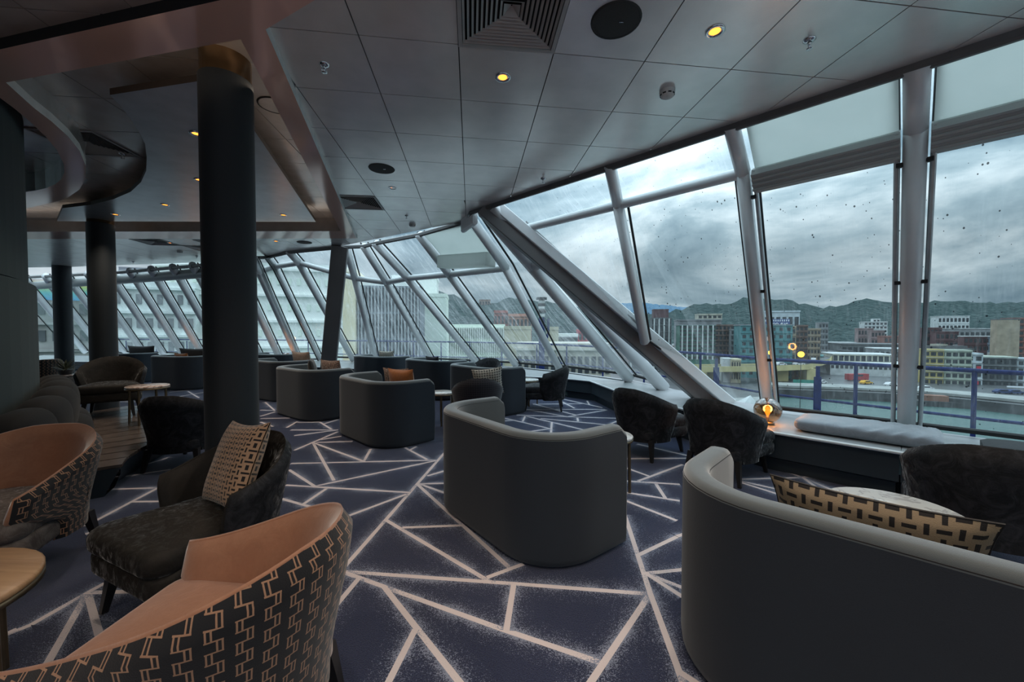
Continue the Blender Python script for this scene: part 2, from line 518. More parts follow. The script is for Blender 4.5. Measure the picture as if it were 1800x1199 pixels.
# ------------------------------------------------------------------ geometry helper
class G:
    def __init__(self):
        self.v, self.f, self.mi, self.uv, self.sm = [], [], [], {}, []
        self.cur, self.smooth = 0, False

    def add(self, vs, fs, uvs=None):
        b = len(self.v)
        self.v += [tuple(p) for p in vs]
        for k, f in enumerate(fs):
            if uvs is not None:
                self.uv[len(self.f)] = [uvs[i] for i in f]
            self.f.append([b + i for i in f])
            self.mi.append(self.cur)
            self.sm.append(self.smooth)

    def box(self, c, s, rz=0.0):
        hx, hy, hz = s[0] / 2, s[1] / 2, s[2] / 2
        ca, sa = math.cos(rz), math.sin(rz)
        vs = []
        for z in (-hz, hz):
            for x, y in ((-hx, -hy), (hx, -hy), (hx, hy), (-hx, hy)):
                vs.append((c[0] + x * ca - y * sa, c[1] + x * sa + y * ca, c[2] + z))
        self.add(vs, [(3, 2, 1, 0), (4, 5, 6, 7), (0, 1, 5, 4), (1, 2, 6, 5), (2, 3, 7, 6), (3, 0, 4, 7)])

    def prism(self, poly, z0, z1, side_mi=None, top=True, bot=True):
        """poly: xy list counter-clockwise; z may be a function of (x, y)"""
        n = len(poly)
        fz0 = z0 if callable(z0) else (lambda x, y: z0)
        fz1 = z1 if callable(z1) else (lambda x, y: z1)
        vs = [(x, y, fz0(x, y)) for x, y in poly] + [(x, y, fz1(x, y)) for x, y in poly]
        if bot:
            self.add(vs, [tuple(range(n - 1, -1, -1))])
        if top:
            self.add(vs, [tuple(range(n, 2 * n))])
        old = self.cur
        for i in range(n):
            if side_mi is not None:
                self.cur = side_mi[i] if isinstance(side_mi, (list, tuple)) else side_mi
            j = (i + 1) % n
            self.add([vs[i], vs[j], vs[n + j], vs[n + i]], [(0, 1, 2, 3)])
        self.cur = old

    def tube(self, pts, r, n=10, caps=True):
        pts = [Vector(p) for p in pts]
        rs = r if isinstance(r, (list, tuple)) else [r] * len(pts)
        t0 = (pts[1] - pts[0]).normalized()
        up = Vector((0, 0, 1)) if abs(t0.z) < 0.9 else Vector((1, 0, 0))
        a = t0.cross(up).normalized()
        vs, fs = [], []
        for i, p in enumerate(pts):
            t = (pts[min(i + 1, len(pts) - 1)] - pts[max(i - 1, 0)]).normalized()
            a = (a - t * a.dot(t)).normalized()
            b = t.cross(a)
            for k in range(n):
                w = 2 * PI * k / n
                vs.append(p + (a * math.cos(w) + b * math.sin(w)) * rs[i])
        for i in range(len(pts) - 1):
            for k in range(n):
                k2 = (k + 1) % n
                fs.append((i * n + k, i * n + k2, (i + 1) * n + k2, (i + 1) * n + k))
        s = self.smooth
        self.smooth = n > 6
        self.add(vs, fs)
        self.smooth = s
        if caps:
            self.add(vs, [tuple(range(n - 1, -1, -1)), tuple(range((len(pts) - 1) * n, len(pts) * n))])

    def beam(self, p, q, w, h, ref, ch=0.28):
        """a chamfered box bar from p to q; w along ref's side, h across it"""
        p, q = Vector(p), Vector(q)
        t = (q - p).normalized()
        a = Vector(ref)
        a = (a - t * a.dot(t)).normalized()
        b = t.cross(a)
        c = min(w, h) * ch
        sec = [(-w / 2 + c, -h / 2), (w / 2 - c, -h / 2), (w / 2, -h / 2 + c), (w / 2, h / 2 - c), (w / 2 - c, h / 2), (-w / 2 + c, h / 2), (-w / 2, h / 2 - c), (-w / 2, -h / 2 + c)]
        vs = [e + a * x + b * y for e in (p, q) for x, y in sec]
        fs = [(i, (i + 1) % 8, 8 + (i + 1) % 8, 8 + i) for i in range(8)] + [tuple(range(7, -1, -1)), tuple(range(8, 16))]
        self.add(vs, fs)

    def lathe(self, prof, n=24, c=(0, 0, 0)):
        vs, fs = [], []
        m = len(prof)
        for k in range(n):
            w = 2 * PI * k / n
            for r, z in prof:
                vs.append((c[0] + r * math.cos(w), c[1] + r * math.sin(w), c[2] + z))
        for k in range(n):
            k2 = (k + 1) % n
            for i in range(m - 1):
                fs.append((k * m + i, k2 * m + i, k2 * m + i + 1, k * m + i + 1))
        s = self.smooth
        self.smooth = True
        self.add(vs, fs)
        self.smooth = s

    def grid(self, rows, uvs=None, closed=False):
        """rows: list of equal-length rows of points"""
        m = len(rows[0])
        vs = [p for r in rows for p in r]
        us = [p for r in uvs for p in r] if uvs else None
        fs = []
        for i in range(len(rows) - 1):
            for j in range(m if closed else m - 1):
                j2 = (j + 1) % m
                fs.append((i * m + j, i * m + j2, (i + 1) * m + j2, (i + 1) * m + j))
        self.add(vs, fs, us)

    def pad(self, outline, z0, z1, r, crown=0.0, n=4):
        """an upholstered pad: outline (ccw xy) with rounded edges and a crowned top"""
        k = len(outline)
        cx, cy = sum(p[0] for p in outline) / k, sum(p[1] for p in outline) / k
        rad = sum(math.hypot(p[0] - cx, p[1] - cy) for p in outline) / k
        rows = []

        def ring(inset, z):
            s = 1 - inset / rad
            rows.append([(cx + (x - cx) * s, cy + (y - cy) * s, z) for x, y in outline])
        for i in range(n + 1):
            w = PI / 2 * i / n
            ring(r * (1 - math.sin(w)), z0 + r * (1 - math.cos(w)))
        for i in range(n + 1):
            w = PI / 2 * i / n
            ring(r * (1 - math.cos(w)), z1 - r + r * math.sin(w))
        for s in (0.35, 0.65, 0.9):
            ring(r + (rad - r) * s, z1 + crown * (1 - (1 - s) ** 2))
        sm = self.smooth
        self.smooth = True
        self.grid(rows, closed=True)
        self.add(rows[-1], [tuple(range(k))])
        self.smooth = sm
        self.add(rows[0], [tuple(range(k - 1, -1, -1))])

    def mesh(self, name, mats):
        me = bpy.data.meshes.new(name)
        me.from_pydata(self.v, [], self.f)
        for m in (mats if isinstance(mats, (list, tuple)) else [mats]):
            me.materials.append(m)
        me.polygons.foreach_set('material_index', self.mi)
        me.polygons.foreach_set('use_smooth', self.sm)
        if self.uv:
            ul = me.uv_layers.new(name='UVMap')
            for p in me.polygons:
                u = self.uv.get(p.index)
                if u:
                    for k, li in enumerate(p.loop_indices):
                        ul.data[li].uv = u[k]
        me.update()
        return me

    def build(self, name, mats, parent=None, loc=None, rz=0.0):
        return link(name, self.mesh(name, mats), parent, loc, rz)


def link(name, me, parent=None, loc=None, rz=0.0):
    o = bpy.data.objects.new(name, me)
    COL.objects.link(o)
    if parent is not None:
        o.parent = parent
    if loc is not None:
        o.location = loc
    if rz:
        o.rotation_euler = (0, 0, rz)
    return o


def thing(name, label, cat_, loc=(0, 0, 0), rz=0.0, group=None):
    o = bpy.data.objects.new(name, None)
    COL.objects.link(o)
    o.empty_display_size = 0.1
    o.location = loc
    o.rotation_euler = (0, 0, rz)
    return tag(o, label, cat_, group)


def tag(o, label, cat_, group=None):
    o['label'] = label
    o['category'] = cat_
    if group:
        o['group'] = group
    return o


def struct(o, label=None):
    o['kind'] = 'structure'
    if label:
        o['label'] = label
    return o


def empty_struct(name, label=None, cat_=None):
    o = bpy.data.objects.new(name, None)
    COL.objects.link(o)
    o.empty_display_size = 0.1
    struct(o, label)
    if cat_:
        o['category'] = cat_
    return o


CACHE = {}


def cached(key, fn):
    if key not in CACHE:
        CACHE[key] = fn()
    return CACHE[key]


def clip(poly, nx, ny, c):
    """keep the part of a convex polygon where nx*x+ny*y <= c"""
    out = []
    for i in range(len(poly)):
        a, b = poly[i], poly[(i + 1) % len(poly)]
        da, db = nx * a[0] + ny * a[1] - c, nx * b[0] + ny * b[1] - c
        if da <= 0:
            out.append(a)
        if (da < 0 < db) or (db < 0 < da):
            t = da / (da - db)
            out.append((a[0] + (b[0] - a[0]) * t, a[1] + (b[1] - a[1]) * t))
    return out


def area(poly):
    return 0.5 * sum(poly[i][0] * poly[(i + 1) % len(poly)][1] - poly[(i + 1) % len(poly)][0] * poly[i][1] for i in range(len(poly)))


def halfplane(a, b):
    """the half plane to the LEFT of a->b as (nx, ny, c) for clip()"""
    dx, dy = b[0] - a[0], b[1] - a[1]
    nx, ny = dy, -dx
    l = math.hypot(nx, ny)
    nx, ny = nx / l, ny / l
    return nx, ny, nx * a[0] + ny * a[1]


XY = lambda p: (p[0], p[1])

# ================================================================== STRUCTURE
# ---- floor: navy carpet with a web of pale lines
g = G()
FLOOR_EDGE = [(5.95, 1.2), (5.15, 2.6), (3.9, 3.95), (3.15, 4.95), (2.9, 5.8), (2.45, 6.9), (2.15, 7.75), (1.0, 9.1), (0.05, 10.1), (-1.0, 10.8), (-2.4, 11.6), (-4.1, 11.9), (-6.2, 12.6), (-10, 14.0), (-18, 15.0)]
g.add([(x, y, 0) for x, y in [(-19, -4), (6.8, -4)] + FLOOR_EDGE + [(-19, 15.0)]], [tuple(range(len(FLOOR_EDGE) + 3))])
floor = struct(g.build('floor', M['carpet']))
SEG = [
    (560, 782, 639, 812), (639, 812, 652, 789), (511, 815, 770, 809), (712, 787, 751, 808), (721, 791, 732, 785), (785, 792, 601, 1002),
    (553, 855, 766, 810), (502, 853, 720, 866), (714, 869, 602, 911), (495, 877, 606, 908), (574, 859, 534, 886), (508, 826, 553, 855),
    (550, 778, 587, 845), (550, 778, 639, 811), (517, 792, 594, 759), (556, 778, 620, 776), (564, 773, 600, 767), (511, 756, 594, 756),
    (517, 766, 594, 756), (562, 742, 583, 755), (570, 745, 594, 738), (458, 742, 480, 750), (504, 752, 523, 741), (523, 743, 562, 742), (458, 736, 510, 735),
    (458, 732, 484, 724), (458, 721, 484, 722), (466, 707, 483, 722), (751, 837, 782, 828), (737, 851, 782, 850), (737, 851, 782, 867),
    (734, 852, 896, 999), (679, 915, 864, 1025), (707, 928, 815, 924), (600, 1005, 880, 1025), (880, 1025, 1143, 1045), (600, 1005, 880, 1106),
    (880, 1106, 1057, 1166), (631, 1017, 540, 1126), (675, 1032, 855, 1260), (730, 1107, 655, 1255), (856, 1016, 920, 992), (903, 1028, 890, 1109),
    (1143, 1044, 985, 1280), (1098, 905, 1143, 1044), (1143, 1044, 1215, 1240), (1121, 977, 1190, 944), (1134, 1009, 1200, 1002),
    (1136, 1009, 1200, 1034), (1136, 1009, 1200, 1050), (1197, 1184, 1290, 1245), (1098, 880, 1190, 916), (1098, 866, 1195, 881),
    (1153, 851, 1170, 877), (1098, 846, 1195, 852), (1122, 846, 1200, 817), (1095, 821, 1142, 838), (1095, 807, 1210, 806), (1120, 781, 1215, 803),
    (1300, 843, 1411, 840), (1378, 827, 1500, 877), (1300, 846, 1373, 862), (1300, 848, 1373, 871), (1411, 840, 1480, 828),
    (926, 720, 1064, 720), (908, 730, 999, 733), (999, 733, 1091, 736), (997, 733, 1067, 721), (976, 721, 1012, 730), (937, 710, 1012, 730),
    (926, 720, 997, 733), (925, 732, 1030, 757), (950, 736, 1065, 747), (1015, 735, 1016, 741), (923, 732, 918, 743), (885, 735, 967, 754),
    (970, 742, 968, 768), (880, 741, 902, 739), (910, 762, 967, 754), (1091, 738, 1040, 760), (990, 702, 1059, 717), (983, 704, 1010, 718),
    (1032, 705, 1036, 712), (937, 711, 1023, 710), (-60, 1146, 54, 1100), (-40, 1138, 30, 1107), (54, 1100, 154, 1043), (154, 1043, 40, 1245), (154, 1043, 205, 1230),
    (154, 1043, 300, 1040), (154, 1043, 185, 1026), (185, 1026, 300, 985), (160, 862, 290, 858), (150, 926, 290, 852), (233, 883, 300, 882), (188, 843, 300, 826),
    (188, 838, 300, 804), (203, 824, 243, 818), (205, 821, 243, 818), (233, 800, 227, 817), (150, 940, 200, 926), (110, 735, 150, 690), (112, 700, 150, 697), (112, 722, 150, 716),
    (115, 688, 150, 684), (180, 1199, 420, 1060), (300, 1040, 470, 990), (298, 690, 360, 683), (300, 700, 360, 690), (330, 688, 350, 700),
    (600, 1005, 480, 1075), (480, 1075, 250, 1180), (480, 1075, 430, 1240), (1500, 877, 1640, 960), (1500, 877, 1700, 900), (1411, 840, 1640, 1010), (1600, 1000, 1900, 1100),
    (1640, 960, 1590, 1080), (1190, 944, 1320, 905), (1320, 905, 1420, 960), (1200, 1002, 1420, 960),
]
g = G()


def carpet_strip(a, b, k):
    d = Vector((b.x - a.x, b.y - a.y, 0))
    if d.length < 0.05:
        return
    n = Vector((-d.y, d.x, 0)).normalized() * 0.125
    z = Vector((0, 0, 0.0008 + 0.00004 * k))
    l = d.length
    g.add([a - n + z, b - n + z, b + n + z, a + n + z], [(0, 1, 2, 3)], [(0, 0), (l, 0), (l, 1), (0, 1)])


for k, s in enumerate(SEG):
    carpet_strip(at(s[0], s[1], 0), at(s[2], s[3], 0), k)
rs = random.Random(4)
for k in range(46):                                     # the same web in the parts of the room seen at a glance
    if k < 30:
        a = Vector((rs.uniform(-13, -4.5), rs.uniform(5.5, 11.5), 0))
    else:
        a = Vector((rs.uniform(-3, 3.5), rs.uniform(-2.5, 0.5), 0))
    w, l = rs.uniform(0, PI), rs.uniform(0.8, 2.6)
    carpet_strip(a, a + Vector((math.cos(w) * l, math.sin(w) * l, 0)), k + 140)
o = g.build('carpet_line_pattern', M['carpet_line'], floor)
o['kind'] = 'stuff'

# ---- the window wall
def seg1(u, n, z):
    return Vector((0.724 * n - 0.69 * u, 0.69 * n + 0.724 * u, z))


KZ, KN, FN = 2.93, 4.18, 5.75          # kink of the frames and their feet on the sill


def m1(ut, uk, uf):
    t = seg1(ut, 3.69, 0)
    t.z = ceil_z(t.x)
    return [t, seg1(uk, KN, KZ), seg1(uf, FN, 0.43)]


def lerp(a, b, t):
    return a + (b - a) * t


BR_T, BR_F = Vector((-0.40, 5.82, 3.23)), Vector((2.94, 5.88, 0.40))
SV_T, SV_F = Vector((-0.22, 5.80, 3.23)), Vector((3.14, 5.74, 0.40))
R = [m1(-3.6, -3.6, -3.6), m1(-2.35, -2.35, -2.35), m1(-1.12, -1.12, -1.08), m1(0.09, 0.10, 0.15), m1(1.19, 1.24, 1.38), m1(2.37, 2.57, 2.86)]
m2_cut = lerp(R[5][1], R[5][2], (KZ - 1.28) / (KZ - 0.43))

LFT = []                                # frames from the brace to the far left: top, kink, foot
V = Vector
Mg = [V((-0.25, 5.75, 3.23)), lerp(V((-0.25, 5.75, 3.23)), V((2.61, 6.8, 0.45)), 0.26), V((2.61, 6.8, 0.45))]
Mf = [V((-0.42, 5.85, 3.23)), lerp(V((-0.42, 5.85, 3.23)), V((2.29, 7.73, 0.5)), 0.279), V((2.29, 7.73, 0.5))]
LFT += [Mg, Mf,
        [V((-0.66, 6.33, 3.235)), V((-0.112, 7.13, 2.56)), V((1.1, 9.1, 0.55))],
        [V((-1.74, 7.47, 3.243)), V((-1.28, 8.15, 2.59)), V((0.107, 10.18, 0.55))],
        [V((-2.81, 8.2, 3.243)), V((-2.33, 8.91, 2.61)), V((-0.96, 10.9, 0.55))],
        [V((-3.15, 8.48, 3.243)), V((-2.94, 9.35, 2.57)), V((-2.37, 11.7, 0.55))],
        [V((-3.61, 8.72, 3.243)), V((-3.71, 9.44, 2.68)), V((-4.08, 11.9, 0.55))],
        [V((-5.07, 9.1, 3.243)), V((-5.05, 9.49, 3.05)), V((-4.88, 12.2, 0.55))],
        [V((-5.94, 9.73, 3.243)), V((-5.96, 10.06, 3.05)), V((-6.15, 12.7, 0.55))]]


def edge_y(px):
    if px > 356:
        return 450 + (457 - px) * 0.148
    if px > 197:
        return 465 + (356 - px) * 0.088
    return 479 + (197 - px) * 0.05


for px in (456, 421, 385, 350, 315, 277, 240, 203, 166, 129, 92, 55, 18):
    y = 480 + (421 - px) * 0.075
    Yk = 700 * 1.45 / (581 - y)
    k = dep(px, y, Yk)
    Yf = Yk + 2.85
    pf = px + 70 + (421 - px) * 0.065
    f = V(((pf - 900) / 700 * Yf, Yf, 0.55))
    t = dep(px - 12, edge_y(px - 12), Yk - 0.75)
    LFT.append([t, k, f])

win_no = 0


def quad_pane(pts, name, mat, parent, u_dir=None):
    """a glass pane through the points, its UVs in metres along and up the wall"""
    gg = G()
    o0 = pts[0]
    uax = (pts[1] - pts[0]).normalized() if u_dir is None else u_dir
    nn = (pts[1] - pts[0]).cross(pts[-1] - pts[0]).normalized()
    vax = nn.cross(uax)
    off = random.uniform(0, 40)
    gg.add(pts, [tuple(range(len(pts)))], [((p - o0).dot(uax) + off, (p - o0).dot(vax) + off) for p in pts])
    return gg.build(name, mat, parent)


def frame_bar(gg, a, b, wall_dir, w, h):
    gg.beam(a, b, w, h, wall_dir)


def bay(l, r, glass, top_glass, label=None, w=0.10, gasket=True, blind=None, trans=True, mul=True, rails=False, lower=True):
    """one window bay: l and r are frames [top, kink, foot]; the bay owns its right-hand frame r"""
    global win_no
    win_no += 1
    W = empty_struct('window_%d' % win_no)
    wd = (l[1] - r[1]).normalized()
    nrm = wd.cross((r[2] - r[1]).normalized())
    if nrm.y + nrm.x < 0:
        nrm = -nrm
    if mul:
        gg = G()
        gg.smooth = True
        frame_bar(gg, r[0], r[1] + (r[1] - r[0]).normalized() * 0.02, wd, w, w * 1.25)
        frame_bar(gg, r[1], r[2], wd, w, w * 1.25)
        gg.smooth = False
        gg.build('mullion', M['mullion'], W)
    out = nrm * (w * 0.72)
    quad_pane([r[0] + out, l[0] + out, l[1] + out, r[1] + out], 'upper_pane', top_glass, W)
    if lower:
        quad_pane([r[1] + out, l[1] + out, l[2] + out, r[2] + out], 'pane', glass, W)
    if trans:
        gg = G()
        s = 0.8 * w
        gg.tube([r[1], l[1]], s * 0.62, 10)
        gg.build('transom', M['mullion'], W)
    if gasket:
        gg = G()
        for q, sgn in ((r, 1), (l, -1)):
            a, b = q[1] + wd * sgn * w * 0.72 + nrm * w * 0.62, q[2] + wd * sgn * w * 0.72 + nrm * w * 0.62
            gg.beam(a, b, 0.022 * w / 0.1, 0.03, wd)
            a, b = q[0] + wd * sgn * w * 0.72 + nrm * w * 0.62, q[1] + wd * sgn * w * 0.72 + nrm * w * 0.62
            gg.beam(a, b, 0.022 * w / 0.1, 0.03, wd)
        gg.beam(r[2] + nrm * w * 0.5 + V((0, 0, 0.02)), l[2] + nrm * w * 0.5 + V((0, 0, 0.02)), 0.05, 0.05, (0, 0, 1))
        o = gg.build('gasket', M['gasket'], W)
    if rails:
        for q, sgn in ((r, 1), (l, -1)):
            gg = G()
            a, b = q[1] + wd * sgn * 0.10 - nrm * 0.02, q[2] + wd * sgn * 0.10 - nrm * 0.02
            gg.beam(a, b, 0.03, 0.05, wd)
            ro = gg.build('blind_rail', M['rail_metal'], W)
            for t in (0.08, 0.42, 0.72):
                gg = G()
                c = lerp(a, b, t) - wd * sgn * 0.02 - nrm * 0.02
                gg.box(c, (0.04, 0.04, 0.03), math.atan2(wd.y, wd.x))
                gg.build('rail_clip', M['gasket'], ro)
    return W, wd, nrm


# right-hand bays, with pale blinds rolled up under the deck head
for i in range(0, 4):
    r, l = R[i], R[i + 1]
    W, wd, nrm = bay(l, r, M['glass'], M['glass_top'], w=0.135 if i == 3 else 0.13, rails=True, trans=False)
    dn = (r[2] - r[1]).normalized()
    a, b = r[1] + wd * 0.08, l[1] - wd * 0.08
    gg = G()                              # the sloping blind sheet, then its ribbed cassette below
    ta, tb = lerp(r[0], r[1], 0.05) + wd * 0.09 + nrm * 0.05, lerp(l[0], l[1], 0.05) - wd * 0.09 + nrm * 0.05
    a2, b2 = r[1] + wd * 0.09 + dn * 0.06 + nrm * 0.05, l[1] - wd * 0.09 + dn * 0.06 + nrm * 0.05
    th = nrm * 0.012
    gg.add([ta, tb, b2, a2, ta + th, tb + th, b2 + th, a2 + th], [(0, 1, 2, 3), (7, 6, 5, 4), (0, 4, 5, 1), (1, 5, 6, 2), (2, 6, 7, 3), (3, 7, 4, 0)])
    gg.build('blind_sheet', M['blind'], W)
    gg = G()
    mid_a, mid_b = a + dn * 0.10, b + dn * 0.10
    gg.beam(mid_a, mid_b, 0.22, 0.14, dn)
    cas = gg.build('blind_cassette', M['cassette'], W)
    for k in range(4):
        gg = G()
        q = dn * (0.03 + 0.045 * k) - nrm * 0.075
        gg.beam(a + q, b + q, 0.022, 0.012, dn)
        gg.build('cassette_rib', M['cassette'], cas)

# the bay with open upper pane, left of it the triangle cut off by the brace
r, l = R[4], R[5]
W, wd, nrm = bay(l, r, M['glass'], M['glass_top'], w=0.11, gasket=False, lower=False)
out = nrm * 0.08
quad_pane([r[1] + out, l[1] + out, m2_cut + out, SV_F + out, r[2] + out], 'pane', M['glass'], W)
gg = G()
gg.beam(r[1] + wd * 0.085 + out * 0.9, r[2] + wd * 0.085 + out * 0.9, 0.026, 0.03, wd)
gg.beam(l[1] - wd * 0.085 + out * 0.9, m2_cut - wd * 0.05 + out * 0.9, 0.026, 0.03, wd)
gg.beam(m2_cut + out * 0.9, SV_F + out * 0.9 + V((0, 0, 0.03)), 0.026, 0.03, (0, 0, 1))
gg.build('gasket', M['gasket'], W)
win_no += 1
W5 = empty_struct('window_%d' % win_no)
gg = G()
gg.smooth = True
gg.beam(R[5][0], R[5][1], 0.11, 0.135, wd)
gg.beam(R[5][1], m2_cut, 0.11, 0.135, wd)
gg.build('mullion', M['mullion'], W5)
br_k = lerp(SV_T, SV_F, (3.23 - KZ) / 2.83)
quad_pane([R[5][0] + out, SV_T + out, br_k + out, R[5][1] + out], 'upper_pane', M['glass_top'], W5)
quad_pane([R[5][1] + out, br_k + out, m2_cut + out], 'pane', M['glass_wet'], W5)
gg = G()
gg.tube([R[5][1], br_k + V((0.1, 0, 0))], 0.055, 10)
gg.build('transom', M['mullion'], W5)
gg = G()
gg.beam(R[5][1] + wd * 0.085 + out * 0.9, m2_cut + wd * 0.03 + out * 0.9, 0.026, 0.03, wd)
gg.beam(br_k + V((0.02, 0, 0.06)) + out * 0.9, m2_cut + V((0.0, 0, 0.10)) + out * 0.9, 0.03, 0.03, (0, 0, 1))
gg.build('gasket', M['gasket'], W5)

g = G()
g.beam(BR_T, BR_F, 0.27, 0.20, (0, 0, 1), 0.05)
struct(g.build('trim_1', M['mullion_dark']), 'thick dark grey diagonal brace running down from the ceiling notch to the sill')
g = G()
g.beam(SV_T, SV_F, 0.15, 0.22, (0, 0, 1), 0.08)
struct(g.build('trim_2', M['mullion']), 'silver diagonal frame lying along the right side of the dark brace')

# everything left of the brace
for i in range(len(LFT) - 1):
    r, l = LFT[i], LFT[i + 1]
    far = i >= 8
    if i == 6:
        wet = M['glass_wet']
    bay(l, r, M['glass_wet'] if i < 12 else M['glass'], M['glass_top'], w=0.17 if i < 2 else 0.13 if i < 9 else 0.15, trans=(2 <= i < 9) or i == 0)
# the first frame beside the brace is heavier, and a box-shaped blind housing hangs between two others
g = G()
c0, c1 = lerp(LFT[2][0], LFT[2][1], 0.75), lerp(LFT[3][0], LFT[3][1], 0.62)
wd = (c0 - c1).normalized()
g.beam(c1 + wd * 0.12 + V((0, 0, -0.05)), c0 - wd * 0.16 + V((0, 0, -0.05)), 0.24, 0.26, (0, 0, 1), 0.06)
o = struct(g.build('trim_3', M['blind']), 'pale box-shaped blind housing hanging between two slanted frames')
g = G()
s0, s1 = lerp(LFT[2][0], LFT[2][1], 0.05), lerp(LFT[3][0], LFT[3][1], 0.05)
e0, e1 = c0 - wd * 0.16 + V((0, 0, 0.06)), c1 + wd * 0.12 + V((0, 0, 0.06))
s0, s1 = s0 - wd * 0.16, s1 + wd * 0.12
dz = V((0, 0, 0.015))
g.add([s0, s1, e1, e0, s0 + dz, s1 + dz, e1 + dz, e0 + dz], [(0, 1, 2, 3), (7, 6, 5, 4), (0, 4, 5, 1), (1, 5, 6, 2), (2, 6, 7, 3), (3, 7, 4, 0)])
g.build('blind_sheet', M['blind'], o)
# long rolled blind on the far-left windows
g = G()
tp = [lerp(q[0], q[1], 0.82) + V((0, -0.10, 0.0)) for q in LFT[9:]]
g.tube(tp, 0.13, 12)
o = struct(g.build('trim_4', M['cassette']), 'long pale rolled blind under the ceiling of the far-left windows')
for q in tp[1:-1]:
    g = G()
    g.box(q + V((0, 0.0, 0.15)), (0.045, 0.06, 0.10), 0)
    g.build('bracket', M['white_plastic'], o)

# raking structural column left of centre
g = G()
g.beam((-3.66, 8.54, 3.25), (-4.36, 9.30, 0.0), 0.32, 0.26, (1, 0.3, 0), 0.05)
struct(g.build('trim_5', M['mullion_dark']), 'thick grey raking post leaning left below the ceiling bend')

# ceiling edge trim along the window wall
TOP = [R[0][0], R[1][0], R[2][0], R[3][0], R[4][0], R[5][0], V((-0.55, 5.94, 3.235)), V((-0.62, 6.02, 3.235)), V((-0.77, 6.57, 3.243)), LFT[3][0], LFT[4][0], LFT[5][0], V((-3.66, 8.56, 3.243)), LFT[7][0], LFT[8][0]] + [q[0] for q in LFT[9:]]
g = G()
for a, b in zip(TOP[:-1], TOP[1:]):
    g.beam(a + V((0, 0, -0.02)), b + V((0, 0, -0.02)), 0.075, 0.05, (0, 0, 1))
struct(g.build('trim_6', simple('dark_ceiling_edge', (0.13, 0.13, 0.13), 0.4, 0.3)), 'dark edge strip where the ceiling meets the window wall')
g = G()
g.beam((-0.55, 5.99, 3.20), (-0.79, 6.5, 3.20), 0.34, 0.08, (0, 0, 1))
struct(g.build('trim_7', M['mullion']), 'short pale end plate at the step in the ceiling edge')

# ---- bench along the sill
FR = [seg1(-3.6, 4.70, 0), seg1(-2.35, 4.70, 0), seg1(0.15, 4.70, 0), seg1(1.15, 4.70, 0), V((1.82, 6.6, 0)), V((1.6, 8.15, 0)), V((1.1, 8.6, 0)), V((-0.6, 9.35, 0)), V((-2.2, 10.4, 0)), V((-4.1, 10.7, 0)), V((-6.2, 11.5, 0)), V((-10, 12.8, 0)), V((-17, 13.5, 0))]
FT = [R[0][2], R[1][2], R[3][2], SV_F.copy(), V((2.66, 6.85, 0)), V((2.33, 7.75, 0)), V((1.12, 9.15, 0)), V((0.12, 10.22, 0)), V((-2.3, 11.75, 0)), V((-4.1, 12.0, 0)), V((-6.2, 12.8, 0)), V((-10, 14.2, 0)), V((-18, 15.2, 0))]
FZ = [0.42, 0.42, 0.42, 0.42, 0.44, 0.46, 0.50, 0.50, 0.5, 0.5, 0.5, 0.5, 0.5]
bench = empty_struct('trim_8', 'low dark bench running along the foot of the windows')
g = G()
h = G()
e = G()
for i in range(len(FR) - 1):
    a, b, c, d = FR[i], FR[i + 1], FT[i + 1], FT[i]
    za, zc, zd = 0.42, FZ[i + 1], FZ[i]
    out_d = V((c.x + d.x - a.x - b.x, c.y + d.y - a.y - b.y, 0)).normalized()
    g.add([V((a.x, a.y, za)), V((b.x, b.y, za)), V((c.x, c.y, zc)) + out_d * 0.12, V((d.x, d.y, zd)) + out_d * 0.12], [(0, 1, 2, 3)])
    k = out_d * 0.03
    k2 = out_d * 0.10
    h.add([V((a.x, a.y, 0.40)) + k, V((b.x, b.y, 0.40)) + k, V((b.x, b.y, 0.15)) + k, V((a.x, a.y, 0.15)) + k, V((b.x, b.y, 0.12)) + k2, V((a.x, a.y, 0.12)) + k2, V((b.x, b.y, 0)) + k2, V((a.x, a.y, 0)) + k2], [(0, 1, 2, 3), (3, 2, 4, 5), (5, 4, 6, 7)])
    e.beam(V((a.x, a.y, 0.408)), V((b.x, b.y, 0.408)), 0.028, 0.03, (0, 0, 1))
g.build('bench_top', M['bench_top'], bench)
h.build('bench_front', M['bench'], bench)
e.build('edge_strip', M['mullion'], bench)
a, b = FR[3], FR[4]
dd = (b - a).normalized()
for k in range(5):                    # ventilation slits beside the front chairs
    g = G()
    p = lerp(a, b, 0.46) + V((-0.012, -0.012, 0.16 + 0.045 * k))
    g.beam(p, p + dd * 0.34, 0.022, 0.02, (0, 0, 1))
    g.build('vent_slat', M['rail_metal'], bench)
# outer skirt wall below the glass
g = G()
for i in range(len(FT) - 1):
    c, d = FT[i + 1], FT[i]
    g.add([V((d.x, d.y, FZ[i])), V((c.x, c.y, FZ[i + 1])), V((c.x, c.y, -0.1)), V((d.x, d.y, -0.1))], [(0, 1, 2, 3)])
struct(g.build('wall_front', M['bench']))

